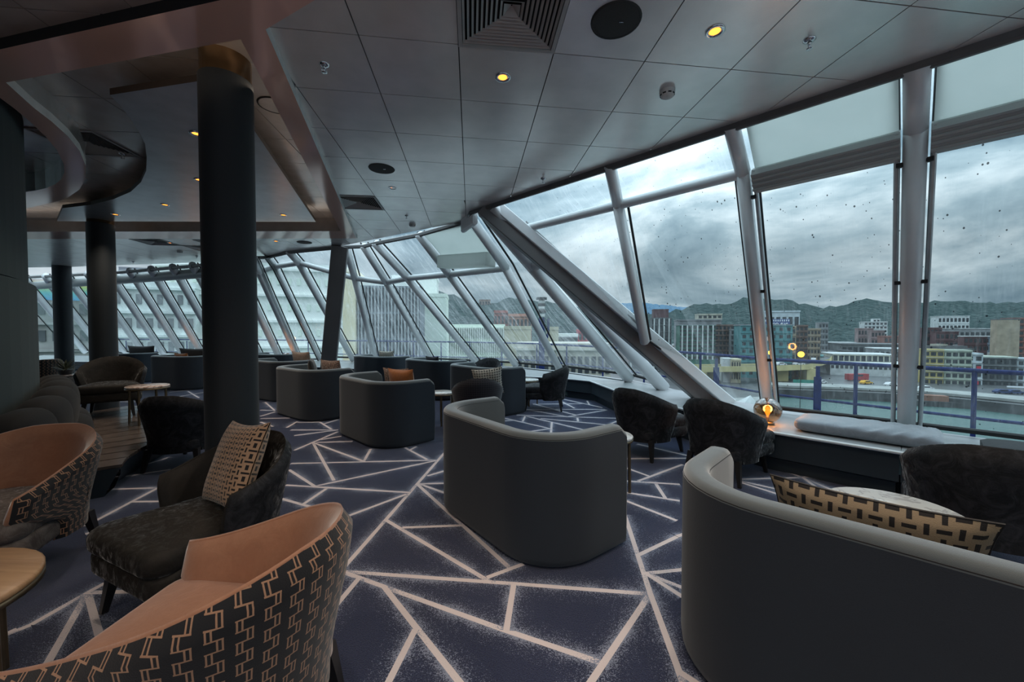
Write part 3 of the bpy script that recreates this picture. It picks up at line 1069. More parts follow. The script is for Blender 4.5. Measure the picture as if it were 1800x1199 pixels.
# ---- ceiling: tiles on a grid, bronze mirror bands, a raised coffer with a dark panel
ZB = -0.045
J, K = cat(467, 45, ZB), cat(625, 415, ZB)
Cend = J + (cat(545, 0, ZB) - J).normalized() * 4.2
a2, a1 = cat(0, 80, ZB), cat(353, 0, ZB)
b2, b1 = cat(5, 140, ZB), cat(423, 62, ZB)
a2L, b2L = a2 + (a2 - a1) * 1.2, b2 + (b2 - b1) * 0.9
K2 = cat(599, 404, ZB)
Dl = V((K2.x - 12, K2.y + 0.1, K2.z))
Kf = V((K.x, K2.y + 0.55, K.z))
Df = V((Dl.x, Dl.y + 0.55, K.z))
cd = (Cend - J).normalized()
Cn = Cend + V((cd.y, -cd.x, 0)) * 0.85
a1n = a1 + (a1 - a2).normalized() * 0.35
band_mats = [M['mirror'], M['white_edge'], M['tile_dark'], M['backing']]  # the black paints the shadow line along the band's near sides
ZBB = 3.175
band = empty_struct('trim_9', 'bronze mirrored band framing the raised part of the ceiling')


def soffit(poly, sides, name='mirror_band'):
    gg = G()
    pl = [XY(p) for p in poly]
    if area(pl) < 0:
        pl, sides = pl[::-1], (sides[:-1][::-1] + sides[-1:])
    gg.prism(pl, ZBB, 3.46, side_mi=sides)
    return gg.build(name, band_mats, band)


soffit([a2L, a1, b1, b2L], [3, 0, 2, 0])
soffit([a1, a1n, Cn, Cend, J, b1], [3, 3, 3, 1, 0, 0])
soffit([b1, J, K, K2], [0, 1, 1, 2])
soffit([Dl, K2, K, Kf, Df], [2, 2, 1, 2, 2])
EO = [(5, 140), (30, 163), (60, 190), (90, 213), (120, 240), (140, 265), (151, 292), (150, 315), (140, 333), (118, 348), (90, 357), (65, 362)]
EI = [(-25, 155), (0, 172), (28, 193), (55, 216), (80, 240), (100, 264), (112, 288), (113, 303), (108, 315), (97, 324), (80, 331), (62, 335)]
eo = [at(x, y, ZBB) for x, y in EO]
ei = [at(x, y, ZBB) for x, y in EI]
eo = [b2L * 0 + V((eo[0].x - 0.4, eo[0].y - 0.2, ZBB))] + eo + [V((eo[-1].x - 3, eo[-1].y + 1.2, ZBB))]
ei = [V((ei[0].x - 0.4, ei[0].y - 0.4, ZBB))] + ei + [V((ei[-1].x - 3, ei[-1].y + 0.8, ZBB))]
gg = G()
up = V((0, 0, 0.28))
gg.grid([eo, ei])
gg.cur = 1
gg.grid([eo, [p + V((0, 0, 0.07)) for p in eo]])
gg.cur = 2
gg.grid([[p + V((0, 0, 0.07)) for p in eo], [p + up for p in eo]])
gg.grid([ei, [p + up for p in ei]])
gg.build('curved_mirror_band', band_mats, band)

YAW, ORG, TS = 0.1029, V((-0.928, 2.454, 0)), 0.6
UU, VV = V((math.cos(YAW), math.sin(YAW), 0)), V((-math.sin(YAW), math.cos(YAW), 0))
EDGE = [V((-0.77, 6.57, 0)), V((-3.66, 8.54, 0)), V((-6.06, 9.78, 0)), V((-8.4, 10.6, 0)), V((-12.4, 11.3, 0)), V((-18, 11.8, 0))]
EH = [halfplane(a, b) for a, b in zip(EDGE[:-1], EDGE[1:])]
S1H = (0.724, 0.69, 3.69)


def tile_poly(i, j, gap=0.0035):
    c = []
    for du, dv in ((gap, gap), (TS - gap, gap), (TS - gap, TS - gap), (gap, TS - gap)):
        p = ORG + UU * (i * TS + du) + VV * (j * TS + dv)
        c.append((p.x, p.y))
    return c


ZONES = {
    'right': [halfplane(K, J), halfplane(J, Cend)],
    'near': [halfplane(a1, a2), halfplane(Cend, J) if False else (0, 1, 2.6)],
    'coffer': [halfplane(b2, b1), halfplane(b1, K2), halfplane(K2, Dl)],
    'far': [halfplane(Df, Kf), halfplane(J, K)],
}
VENT_CELLS = {('right', 1, -1), ('right', -2, 5), ('coffer', -6, 3), ('far', -8, 10), ('far', -9, 11), ('far', -10, 10)}
ceiling = empty_struct('ceiling')
far_field = G()
ntiles = 0
rt = random.Random(3)
vent_at = {}
for zone, hp in ZONES.items():
    for i in range(-26, 12):
        for j in range(-9, 18):
            poly = tile_poly(i, j)
            for h_ in hp + EH:
                poly = clip(poly, *h_) if poly else poly
            if not poly or len(poly) < 3:
                continue
            pieces = [poly]
            if zone in ('right', 'near'):
                lft = clip(poly, 1, 0, -0.66)
                rgt = clip(poly, -1, 0, 0.66)
                rgt = clip(rgt, *S1H) if rgt else []
                if lft and rgt and area(lft) > 1e-4 and max(p[1] for p in rgt) < 5.6:
                    pieces = [poly]
                else:
                    pieces = [q for q in (lft, rgt) if q]
            cx = ORG + UU * ((i + 0.5) * TS) + VV * ((j + 0.5) * TS)
            if (zone, i, j) in VENT_CELLS:
                vent_at[(zone, i, j)] = cx
                continue
            if (cx.x + 7.6) ** 2 + (cx.y - 0.29) ** 2 < 4.3 ** 2 or cx.x < -16:
                continue
            for q in pieces:
                if len(q) < 3 or abs(area(q)) < 2e-3:
                    continue
                zz = (lambda x, y: 3.40) if zone == 'coffer' else (lambda x, y: ceil_z(x))
                z1 = lambda x, y, f=zz: f(x, y) + 0.016
                if cx.y > 9.2 or cx.x < -10.5 or cx.y < 0.6:
                    far_field.prism(q, zz, z1)
                    continue
                gg = G()
                gg.prism(q, zz, z1)
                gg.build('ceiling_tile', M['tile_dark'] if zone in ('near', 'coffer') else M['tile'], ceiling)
                ntiles += 1
o = far_field.build('distant_ceiling_tile', M['tile'], ceiling)
o['kind'] = 'stuff'
g = G()
cp_ = [(b1.x - 0.1, b1.y - 0.3), (K2.x + 0.15, K2.y + 0.3), (Dl.x, Dl.y + 0.3), (Dl.x, b2L.y - 1.0)]
g.add([(x, y, 3.45) for x, y in cp_], [(0, 1, 2, 3)])
nb = [V((-19, -4, 0)), V((6.8, -4, 0)), seg1(-3.6, 3.69, 0), Cend, J, b1, b2L, V((-19, b2L.y, 0))]
g.add([(p.x, p.y, 3.30) for p in nb], [tuple(range(len(nb)))])
bk = [seg1(-3.6, 3.70, 0), V((-0.60, 5.96, 0))] + EDGE + [V((-18, 9, 0)), V((-12, 8.2, 0)), Kf, K, J, Cend]
g.add([V((p.x, p.y, ceil_z(p.x) + 0.03)) for p in bk], [tuple(range(len(bk)))])
g.build('ceiling_backing', M['backing'], ceiling)

PZ = 3.24
PP = [(193, 167), (213, 187), (230, 210), (245, 233), (255, 253), (258, 277), (257, 300), (248, 320), (230, 337), (200, 350), (160, 360), (110, 366), (100, 389), (555, 390), (385, 137)]
pp = [XY(at(x, y, PZ)) for x, y in PP]
if area(pp) < 0:
    pp = pp[::-1]
g = G()
g.prism(pp, PZ, PZ + 0.05, side_mi=1)
panel = struct(g.build('trim_10', [M['panel'], simple('dark_brown_panel_edge', (0.05, 0.036, 0.028), 0.5)]), 'dark glossy dropped ceiling panel with an S-curved left edge')

# unseen fill lights, added to brighten the raised ceiling from behind the bronze band
for (pa, pb, nrm_) in ((a2L, b1, (0.2, 1)), (b1, K2, (-1, -0.3)), (K2, K2 + (Dl - K2) * 0.5, (0, -1))):
    ld = bpy.data.lights.new('coffer_fill', 'AREA')
    ld.shape = 'RECTANGLE'
    ld.size, ld.size_y = (pb - pa).length * 0.95, 0.05
    ld.energy, ld.color = 0.5 * (pb - pa).length / 4, (1.0, 0.80, 0.62)
    lo = bpy.data.objects.new('coffer_fill', ld)
    COL.objects.link(lo)
    lo.location = (pa + pb) / 2 + V((nrm_[0] * 0.10, nrm_[1] * 0.10, 0))
    lo.location.z = 3.22
    dv = (pb - pa).normalized()
    up_ = V((nrm_[0] * 0.8, nrm_[1] * 0.8, 0.6)).normalized()
    zz_ = -up_
    xx_ = (dv - zz_ * dv.dot(zz_)).normalized()
    yy_ = zz_.cross(xx_)
    lo.matrix_world = Matrix.Translation(lo.location) @ Matrix((xx_, yy_, zz_)).transposed().to_4x4()


# ---- columns
def column(x, y, r, zt, zc, label):
    t = empty_struct('column', label)
    t['category'] = 'column'
    t.location = (x, y, 0)
    gg = G()
    gg.lathe([(r, 0.0), (r, zt)], 40)
    gg.build('cladding', M['column'], t)
    gg = G()
    gg.lathe([(r, zt), (r * 0.94, zt + 0.002), (r * 0.94, zc)], 32)
    gg.build('brass_cap', M['brass'], t)
    gg = G()
    gg.lathe([(r + 0.012, 0), (r + 0.012, 0.07), (r, 0.075)], 32)
    gg.build('skirting', M['bench'], t)


column(-2.06, 2.92, 0.167, 3.24, 3.42, 'thick charcoal column nearest the camera, behind the chair with the cushion')
column(-6.75, 6.58, 0.172, 3.19, 3.42, 'charcoal column standing behind the small marble table')
column(-12.55, 11.15, 0.19, 3.27, 3.5, 'farthest charcoal column, near the far-left windows')

# ---- round panelled core at the left edge
core = empty_struct('wall_left', 'dark green panelled drum wall at the left edge')
CC, CR = V((-7.6, 0.29, 0)), 4.62
nseg = 26
for row, (z0, z1, dr, n, ph) in enumerate(((0.0, 1.86, 0.05, 17, 0.32), (1.875, 3.50, 0.0, 17, 0.55))):
    for k in range(n):
        w0 = 2 * PI * (k + ph) / n + 0.002
        w1 = 2 * PI * (k + 1 + ph) / n - 0.0015
        mid = (w0 + w1) / 2 % (2 * PI)
        if 2.4 < mid < 4.6:
            continue
        rows = []
        for s in range(9):
            w = w0 + (w1 - w0) * s / 8
            ca, sa = math.cos(w), math.sin(w)
            rows.append([CC + V((ca * rr, sa * rr, zz)) for rr, zz in ((CR + dr - 0.02, z0), (CR + dr, z0 + 0.004), (CR + dr, z1 - 0.004), (CR + dr - 0.02, z1))])
        gg = G()
        gg.grid(rows)
        for rr in (rows[0], rows[-1]):
            gg.add(rr, [(0, 1, 2, 3)])
        gg.build('wall_panel', M['core'], core)
g = G()
g.lathe([(CR - 0.03, 0), (CR - 0.03, 3.66)], 64, CC)
g.build('panel_backing', M['backing'], core)

# ================================================================== CEILING FIXTURES
def square_diffuser(p, z, label):
    t = thing('air_diffuser', label, 'vent', (p.x, p.y, z), YAW, 'square ceiling air diffusers')

    def ring(half, wd_, z0, z1):
        gg = G()
        a, b = half, half - wd_
        for sx, sy in ((0, 1), (1, 0), (0, -1), (-1, 0)):
            # a slat that rises towards the middle, as thin as sheet metal
            if sy:
                o_ = [(-a, sy * a, z0), (a, sy * a, z0), (b, sy * b, z1), (-b, sy * b, z1)]
            else:
                o_ = [(sx * a, -a, z0), (sx * a, a, z0), (sx * b, b, z1), (sx * b, -b, z1)]
            q = o_ + [(x, y, zz + 0.003) for x, y, zz in o_]
            gg.add(q, [(3, 2, 1, 0), (4, 5, 6, 7), (0, 1, 5, 4), (1, 2, 6, 5), (2, 3, 7, 6), (3, 0, 4, 7)])
        return gg
    gg = G()
    for s in (-1, 1):
        gg.box((0, s * 0.288, 0.0), (0.60, 0.024, 0.026))
        gg.box((s * 0.288, 0, 0.0), (0.024, 0.552, 0.026))
    gg.build('vent_frame', M['vent'], t)
    for k in range(9):
        h = 0.272 - k * 0.026
        me = cached(('louv', k), lambda: ring(h, 0.013, -0.006, 0.004).mesh('louvre', M['vent']))
        link('louvre', me, t)
    gg = G()
    gg.add([(-0.045, -0.045, -0.004), (0.045, -0.045, -0.004), (0.045, 0.045, -0.004), (-0.045, 0.045, -0.004), (0, 0, 0.03)], [(0, 1, 4), (1, 2, 4), (2, 3, 4), (3, 0, 4)])
    gg.build('centre_plate', M['vent'], t)
    gg = G()
    gg.box((0, 0, 0.045), (0.58, 0.58, 0.02))
    gg.build('duct_back', M['backing'], t)


VL = {('right', 1, -1): 'large square louvred diffuser at the top centre of the ceiling, nearest the camera',
      ('right', -2, 5): 'square louvred diffuser beside the far end of the bronze mirror band',
      ('coffer', -6, 3): 'square louvred diffuser in the raised ceiling beside the curved bronze band',
      ('far', -8, 10): 'small far-off louvred diffuser beyond the raised ceiling, nearest of three',
      ('far', -9, 11): 'small far-off louvred diffuser beyond the raised ceiling, farthest of three',
      ('far', -10, 10): 'small far-off louvred diffuser beyond the raised ceiling, leftmost of three'}
for k, p in vent_at.items():
    square_diffuser(p, 3.402 if k[0] == 'coffer' else ceil_z(p.x) + 0.003, VL[k])

spot_data = bpy.data.lights.new('downlight_beam', 'SPOT')
spot_data.energy = DOWNLIGHT_W
spot_data.color = WARM
spot_data.spot_size = math.radians(115)
spot_data.spot_blend = 0.8
spot_data.shadow_soft_size = 0.04


def downlight(p, z, label, beam=True):
    t = thing('downlight', label, 'downlight', (p.x, p.y, z), 0, 'recessed downlights')

    def trim():
        gg = G()
        gg.lathe([(0.034, 0.0), (0.036, -0.004), (0.052, -0.006), (0.056, -0.002), (0.056, 0.002)], 20)
        return gg.mesh('trim_ring', M['chrome'])

    def bulb():
        gg = G()
        gg.lathe([(0.0, -0.001), (0.018, -0.002), (0.033, 0.001)], 16)
        return gg.mesh('lit_bulb', M['lamp_on'])
    link('trim_ring', cached('dl_trim', trim), t)
    link('lit_bulb', cached('dl_bulb', bulb), t)
    if beam:
        l = bpy.data.objects.new('downlight_beam', spot_data)
        COL.objects.link(l)
        l.parent = t
        l.location = (0, 0, -0.02)


DL = [(884, 136, 'lit downlight in the grey tiles left of the square diffuser, close to the camera'), (1257, 55, 'lit downlight near the right-hand top of the ceiling'),
      (690, 330, 'lit downlight beyond the round black speaker, near the far diffuser')]
for x, y, l in DL:
    p = cat(x, y)
    downlight(p, ceil_z(p.x) - 0.001, l)
for x, y, l in [(345, 235, 'lit downlight in the dark dropped panel, nearest of those left of the first column'), (350, 316, 'lit downlight in the dark dropped panel, second behind the nearest one'),
                (290, 360, 'lit downlight near the rear left of the dark dropped panel'), (203, 377, 'lit downlight at the far left rear corner of the dark dropped panel'),
                (498, 378, 'lit downlight in the dark dropped panel right of the first column')]:
    downlight(at(x, y, PZ), PZ - 0.001, l)
for x, y, l in [(485, 424, 'tiny lit downlight in the far ceiling beside the raking post'), (300, 427, 'tiny lit downlight in the far ceiling between the columns')]:
    p = cat(x, y)
    downlight(p, ceil_z(p.x) - 0.001, l)
for x, y in [(-3.2, 1.3), (-2.2, 0.3), (-0.6, 1.2), (1.4, 1.3), (2.6, 1.0), (0.4, 0.2), (-3.0, -1.0), (-1.0, -1.2), (1.2, -1.2), (3.2, -0.6), (4.4, 0.4), (-0.6, -2.6), (2.2, -2.6), (-2.6, -2.6)]:
    z = ceil_z(x) if x > -1.5 else 3.17      # unseen downlights added overhead and behind the camera as fill
    downlight(V((x, y, 0)), z - 0.001, 'added unseen fill downlight in the ceiling continuing behind the camera')

for x, y, l in [(1083, 36, 'large round black ceiling speaker right of the square diffuser'), (671, 296, 'round black ceiling speaker farther back, beyond the second tile row'),
                (535, 426, 'small dark round ceiling speaker far back near the raking post')]:
    p = cat(x, y)
    t = thing('ceiling_speaker', l, 'speaker', (p.x, p.y, ceil_z(p.x)), 0, 'round ceiling speakers')
    gg = G()
    gg.lathe([(0.0, -0.009), (0.10, -0.008), (0.128, -0.006)], 32)
    gg.build('speaker_mesh', M['speaker'], t)
    gg = G()
    gg.lathe([(0.128, -0.007), (0.138, -0.008), (0.142, 0.0), (0.142, 0.004)], 32)
    gg.build('rim', M['speaker'], t)
    gg = G()
    gg.box((0.03, 0, -0.010), (0.025, 0.006, 0.002))
    gg.build('badge', M['chrome'], t)
p = at(483, 185, 3.40)
t = thing('ceiling_speaker', 'round speaker plate in the raised ceiling right of the first column', 'speaker', (p.x, p.y, 3.40), 0, 'round ceiling speakers')
gg = G()
gg.lathe([(0.0, -0.006), (0.12, -0.006)], 28)
gg.build('speaker_mesh', M['tile_dark'], t)
gg = G()
gg.lathe([(0.122, -0.007), (0.132, -0.008), (0.135, 0.002)], 28)
gg.build('rim', M['backing'], t)

for x, y, zc, l in [(570, 113, None, 'chrome sprinkler head beside the white-edged bronze band'), (1423, 70, None, 'chrome sprinkler head at the top right, near the ceiling edge'),
                    (955, 314, None, 'chrome sprinkler head near the ceiling edge above the corner windows'), (715, 379, None, 'small chrome sprinkler head in the far ceiling before the blind housing'),
                    (215, 270, 3.40, 'small dark sprinkler head in the raised ceiling left of the panel'), (346, 450, None, 'tiny sprinkler head in the far ceiling left of the first column'),
                    (234, 460, None, 'tiny sprinkler head in the far ceiling right of the second column')]:
    p = cat(x, y) if zc is None else at(x, y, zc)
    t = thing('sprinkler', l, 'sprinkler', (p.x, p.y, zc or ceil_z(p.x)), 0.6, 'ceiling sprinkler heads')

    def ros():
        gg = G()
        gg.lathe([(0.034, 0.001), (0.034, -0.004), (0.022, -0.012), (0.012, -0.014)], 16)
        return gg.mesh('escutcheon', M['chrome'])

    def sti():
        gg = G()
        gg.lathe([(0.0, -0.012), (0.010, -0.013), (0.010, -0.028), (0.004, -0.03), (0.004, -0.052)], 10)
        gg.tube([(0.010, 0, -0.026), (0.016, 0, -0.04), (0.006, 0, -0.052)], 0.003, 6)
        gg.tube([(-0.010, 0, -0.026), (-0.016, 0, -0.04), (-0.006, 0, -0.052)], 0.003, 6)
        return gg.mesh('nozzle', M['chrome'])

    def defl():
        gg = G()
        gg.lathe([(0.0, -0.050), (0.018, -0.052), (0.018, -0.055), (0.0, -0.055)], 14)
        return gg.mesh('deflector', M['chrome'])
    link('escutcheon', cached('spr1', ros), t)
    link('nozzle', cached('spr2', sti), t)
    link('deflector', cached('spr3', defl), t)

for x, y, l in [(1173, 160, 'white smoke detector on the ceiling above the windows at right'), (725, 394, 'small white smoke detector far back before the blind housing'), (316, 441, 'far-off brown smoke detector left of the first column')]:
    p = cat(x, y)
    t = thing('smoke_detector', l, 'detector', (p.x, p.y, ceil_z(p.x)), 0, 'smoke detectors')
    gg = G()
    gg.lathe([(0.055, 0.002), (0.055, -0.014), (0.050, -0.020)], 24)
    gg.build('base', M['white_plastic'], t)
    gg = G()
    gg.lathe([(0.050, -0.020), (0.044, -0.040), (0.030, -0.048), (0.0, -0.050)], 24)
    gg.build('sensor_head', M['white_plastic'], t)
    gg = G()
    for k in range(8):
        w = k * PI / 4
        gg.box((0.0475 * math.cos(w), 0.0475 * math.sin(w), -0.029), (0.006, 0.022, 0.008), w)
    gg.build('slot', M['gasket'], t)

# ================================================================== FURNITURE
def fdir(fx, fy):
    return math.atan2(fy, fx) - PI / 2


def smooth(t):
    t = max(0.0, min(1.0, t))
    return t * t * (3 - 2 * t)


# ---- curved high-backed sofas ("pods")
PW, PD, PRR, PH, PT_ = 0.75, 0.74, 0.40, 0.82, 0.115


def pod_path():
    pts = []
    n = 9
    for i in range(6):
        pts.append((V((PW, PD / 2 - (PD - PRR) * i / 6, 0)), V((-1, 0, 0))))
    for i in range(n + 1):
        a = PI / 2 * i / n
        pts.append((V((PW - PRR + PRR * math.cos(a), -PD / 2 + PRR - PRR * math.sin(a), 0)), V((-math.cos(a), math.sin(a), 0))))
    for i in range(1, 7):
        pts.append((V((PW - PRR - (2 * (PW - PRR)) * i / 7, -PD / 2, 0)), V((0, 1, 0))))
    L_ = [(V((-p.x, p.y, 0)), V((-q.x, q.y, 0))) for p, q in pts[:6 + n + 1]]
    return pts + L_[::-1]


def pod_shell():
    path = pod_path()
    g_out, g_in = G(), G()
    g_out.smooth = g_in.smooth = True
    d = [0.0]
    for a, b in zip(path[:-1], path[1:]):
        d.append(d[-1] + (a[0] - b[0]).length)
    T = d[-1]
    r = 0.034
    outer, inner = [], []
    for k, (p, q) in enumerate(path):
        e = min(d[k], T - d[k])
        dip = 0.05 - math.sqrt(max(0, 0.05 ** 2 - max(0, 0.05 - e) ** 2)) if e < 0.05 else 0
        h = PH - dip
        pr = lambda o_, z: p + q * o_ + V((0, 0, z))
        outer.append([pr(0.02, 0.012), pr(0.004, 0.03), pr(0, 0.06), pr(0, 0.3), pr(0, 0.55), pr(0, h - r)])
        inner.append([pr(0, h - r), pr(r * 0.13, h - r * 0.5), pr(r * 0.5, h - r * 0.13), pr(r, h), pr(PT_ - r, h), pr(PT_ - r * 0.5, h - r * 0.13), pr(PT_ - r * 0.13, h - r * 0.5), pr(PT_, h - r), pr(PT_, 0.5), pr(PT_, 0.2)])
    g_out.grid(outer)
    g_in.grid(inner)
    for k in (0, len(path) - 1):              # closed, slightly rounded wing ends
        p, q = path[k]
        f = V((0, 1, 0))
        ring = [v for v in outer[k]] + [v for v in inner[k]] + [p + q * PT_ + V((0, 0, 0.012))]
        c = sum(ring, V((0, 0, 0))) / len(ring)
        sm = [v + (c - v) * 0.16 + f * 0.016 for v in ring]
        g_out.grid([ring, sm])
        g_out.add(sm, [tuple(range(len(sm)))])
    return g_out.mesh('sofa_shell', M['sofa']), g_in.mesh('inner_upholstery', M['sofa_in'])


def pod_seam():
    gg = G()
    path = pod_path()
    gg.tube([p + q * 0.004 + V((0, 0, PH - 0.028)) for p, q in path[1:-1]], 0.0035, 5)
    gg.tube([p + q * (PT_ - 0.004) + V((0, 0, PH - 0.028)) for p, q in path[1:-1]], 0.0035, 5)
    return gg.mesh('seam_piping', M['piping'])


def pod_seat(base):
    iw, yb = PW - PT_ - 0.002, -PD / 2 + PT_
    yf = PD / 2 + (0.055 if base else 0.045)
    o_ = []
    rr = 0.26
    for i in range(7):
        a = PI / 2 * i / 6
        o_.append((iw - rr + rr * math.sin(a) if False else -iw + rr - rr * math.cos(a) * 1.0, yb + rr - rr * math.sin(a)))
    for i in range(7):
        a = PI / 2 * i / 6
        o_.append((iw - rr + rr * math.sin(a), yb + rr - rr * math.cos(a)))
    for i in range(5):
        a = PI / 2 * i / 4
        o_.append((iw - 0.07 + 0.07 * math.cos(a), yf - 0.07 + 0.07 * math.sin(a)))
    for i in range(5):
        a = PI / 2 * i / 4
        o_.append((-iw + 0.07 - 0.07 * math.sin(a), yf - 0.07 + 0.07 * math.cos(a)))
    gg = G()
    if base:
        gg.pad(o_, 0.02, 0.30, 0.02)
    else:
        gg.pad(o_, 0.295, 0.43, 0.04, 0.02)
    return gg.mesh('seat_base' if base else 'seat_cushion', M['sofa'])


def pod(x, y, ang_deg, label):
    t = thing('curved_sofa', label, 'sofa', (x, y, 0), math.radians(ang_deg) - PI / 2, 'slate curved two-seat sofas')
    sh = cached('pod_shell', pod_shell)
    link('sofa_shell', sh[0], t)
    iu = link('inner_upholstery', sh[1], t)
    link('seam_piping', cached('pod_seam', pod_seam), iu)
    link('seat_base', cached('pod_sb', lambda: pod_seat(True)), t)
    link('seat_cushion', cached('pod_sc', lambda: pod_seat(False)), t)
    return t


PODS = [
    (0.02, 3.02, 37.5, 'slate curved sofa seen from behind in the centre of the carpet'),
    (-1.81, 5.43, 46, 'slate curved sofa with an orange cushion showing above its back'),
    (-3.48, 6.85, 53, 'slate curved sofa with a tweed cushion showing above its back'),
    (1.40, 1.43, 46, 'largest slate curved sofa at the bottom right corner, with a black and tan cushion inside'),
    (-0.55, 7.25, 43, 'slate curved sofa behind the chair with the dotted black back'),
    (-3.35, 10.0, 58, 'slate curved sofa in the far row, standing left of the other two before the window'),
    (-1.75, 8.75, 50, 'slate curved sofa in the far row with a flat black cushion above its back'),
    (-10.9, 11.2, 76, 'far-left slate curved sofa just right of the second column'),
    (-8.35, 10.0, 72, 'far-left slate curved sofa just left of the nearest column'),
    (-5.05, 8.55, 60, 'slate curved sofa half hidden behind the right side of the nearest column'),
    (-6.55, 10.9, 66, 'slate curved sofa farthest back beside the right edge of the nearest column'),
]
for pd in PODS:
    pod(*pd)

# ---- barrel chairs


def chair_shell(kind):
    """outer and inner skins of the wrap-around back; UVs in metres"""
    wing = kind == 'wing'
    CLA = 0.42 if wing else 0.12
    CRR = 0.355
    rear, front = (0.80, 0.56) if wing else (0.79, 0.60)
    ns, nz = 44, 12
    arc = PI * CRR
    tot = arc + 2 * CLA
    thick = 0.075
    outer, inner, uo, ui = [], [], [], []
    for i in range(ns + 1):
        s = -1 + 2 * i / ns
        q_ = max(0.0, (abs(s) - 0.12) / 0.88)
        top = rear - (rear - front) * (0.45 * q_ + 0.55 * smooth(q_))
        co_, ci_, cuo, cui = [], [], [], []
        for k in range(nz + 1):
            zk = k / nz
            z = 0.20 + (top - 0.20) * zk
            # the front edge of the arm leans back towards top and bottom
            lean = 1 - (0.75 * smooth((0.66 - zk) / 0.40) if wing else 0.10 * smooth((zk - 0.8) / 0.2) + 0.5 * smooth((0.5 - zk) / 0.5))
            la = CLA * lean if abs(s) > 0.5 else CLA
            tt = abs(s) * (arc / 2 + la)
            sg = 1 if s >= 0 else -1
            flare = -0.045 + 0.085 * smooth((z - 0.2) / 0.6)
            rr = CRR + flare
            if tt <= arc / 2:
                a = tt / CRR
                nx, ny = math.sin(a) * sg, -math.cos(a)
                px_, py_ = nx * rr, ny * rr
            else:
                nx, ny = sg, 0
                px_, py_ = sg * rr, tt - arc / 2
            e = zk
            rd = 0.0
            edge = min(1.0, (1 - zk) / 0.09)
            rd = (1 - math.sqrt(max(0, 1 - (1 - edge) ** 2))) * thick * 0.45
            fr = (tot / 2 - 0) - 0
            ef = max(0.0, (abs(s) - 0.955) / 0.045)
            rd2 = (1 - math.sqrt(max(0, 1 - ef ** 2))) * thick * 0.45
            r2 = max(rd, rd2)
            th = thick + 0.02 * math.sin(PI * min(1, zk * 1.05))
            co_.append(V((px_ - nx * r2, py_ - ny * r2, z)))
            ci_.append(V((px_ - nx * (th - r2), py_ - ny * (th - r2), z)))
            cuo.append((s * tot / 2, z))
            cui.append((s * tot / 2, z + 1))
        outer.append(co_)
        inner.append(ci_)
        uo.append(cuo)
        ui.append(cui)
    go, gi = G(), G()
    go.smooth = gi.smooth = True
    go.grid(outer, uo)
    gi.grid([r[::-1] for r in inner], [r[::-1] for r in ui])
    # rim over the top edge and down both arm fronts
    rim_o = [outer[0][k] for k in range(nz + 1)] + [outer[i][nz] for i in range(1, ns)] + [outer[ns][k] for k in range(nz, -1, -1)]
    rim_i = [inner[0][k] for k in range(nz + 1)] + [inner[i][nz] for i in range(1, ns)] + [inner[ns][k] for k in range(nz, -1, -1)]
    mid = []
    for a, b in zip(rim_o, rim_i):
        mid.append((a + b) / 2)
    cz = V((0, -0.05, 0.3))
    n1 = len(rim_o)
    for k in range(n1):
        if nz <= k <= n1 - nz - 1:
            mid[k] = mid[k] + V((0, 0, 0.010))
        else:
            mid[k] = mid[k] + V((0, 0.010, 0))
    gi.grid([rim_o, mid, rim_i])
    bo = [outer[i][0] for i in range(ns + 1)]
    bi = [inner[i][0] for i in range(ns + 1)]
    go.grid([bo, bi])
    return go, gi


def chair_seat_outline(w_f, w_b, yb, yf, r):
    o_ = []
    for cx_, cy_, a0, w in ((-w_b + r, yb + r, PI, 1), (w_b - r, yb + r, 1.5 * PI, 1), (w_f - r, yf - r, 0, 1), (-w_f + r, yf - r, 0.5 * PI, 1)):
        for i in range(6):
            a = a0 + PI / 2 * i / 5
            o_.append((cx_ + r * math.cos(a), cy_ + r * math.sin(a)))
    return o_


def chair_base(mat, k=0.0):
    gg = G()
    gg.pad(chair_seat_outline(0.30 + k, 0.21 + k, -0.27, 0.43, 0.09), 0.215, 0.335, 0.03)
    return gg.mesh('seat_base', M[mat])


def chair_cushion(mat, k=0.0):
    gg = G()
    gg.pad(chair_seat_outline(0.30 + k, 0.20 + k, -0.22, 0.445, 0.09), 0.325, 0.445, 0.045, 0.025)
    return gg.mesh('seat_cushion', M[mat])


def chair_leg(sx, sy):
    gg = G()
    x0, y0 = 0.22 * sx, (0.35 if sy > 0 else -0.22)
    top, bot = V((x0, y0, 0.235)), V((x0 + 0.035 * sx, y0 + 0.04 * sy, 0.0))
    rows = []
    for c, hw in ((top, 0.026), (bot, 0.014)):
        rows.append([c + V((a * hw, b * hw, 0)) for a, b in ((-1, -1), (1, -1), (1, 1), (-1, 1))])
    gg.grid(rows, closed=True)
    gg.add(rows[0] + rows[1], [(0, 1, 2, 3), (7, 6, 5, 4)])
    return gg.mesh('leg', M['leg'])


def chair(x, y, f, label, outer='velvet', inner='velvet', seat='velvet', group=None):
    t = thing('barrel_chair', label, 'chair', (x, y, 0), fdir(*f), group or 'upholstered barrel chairs')
    knd = 'wing' if inner == 'copper' else 'round'
    sk = cached('chair_skin' + knd, lambda: chair_shell(knd))
    link('outer_back', cached(('co', outer, knd), lambda: sk[0].mesh('outer_back', M[outer])), t)
    link('inner_back', cached(('ci', inner, knd), lambda: sk[1].mesh('inner_back', M[inner])), t)
    kk = 0.035
    link('seat_base', cached(('cb', seat, knd), lambda: chair_base(seat, kk)), t)
    link('seat_cushion', cached(('cc', seat, knd), lambda: chair_cushion(seat, kk)), t)
    for sx in (-1, 1):
        for sy in (-1, 1):
            link('leg', cached(('cl', sx, sy), lambda: chair_leg(sx, sy)), t)
    return t


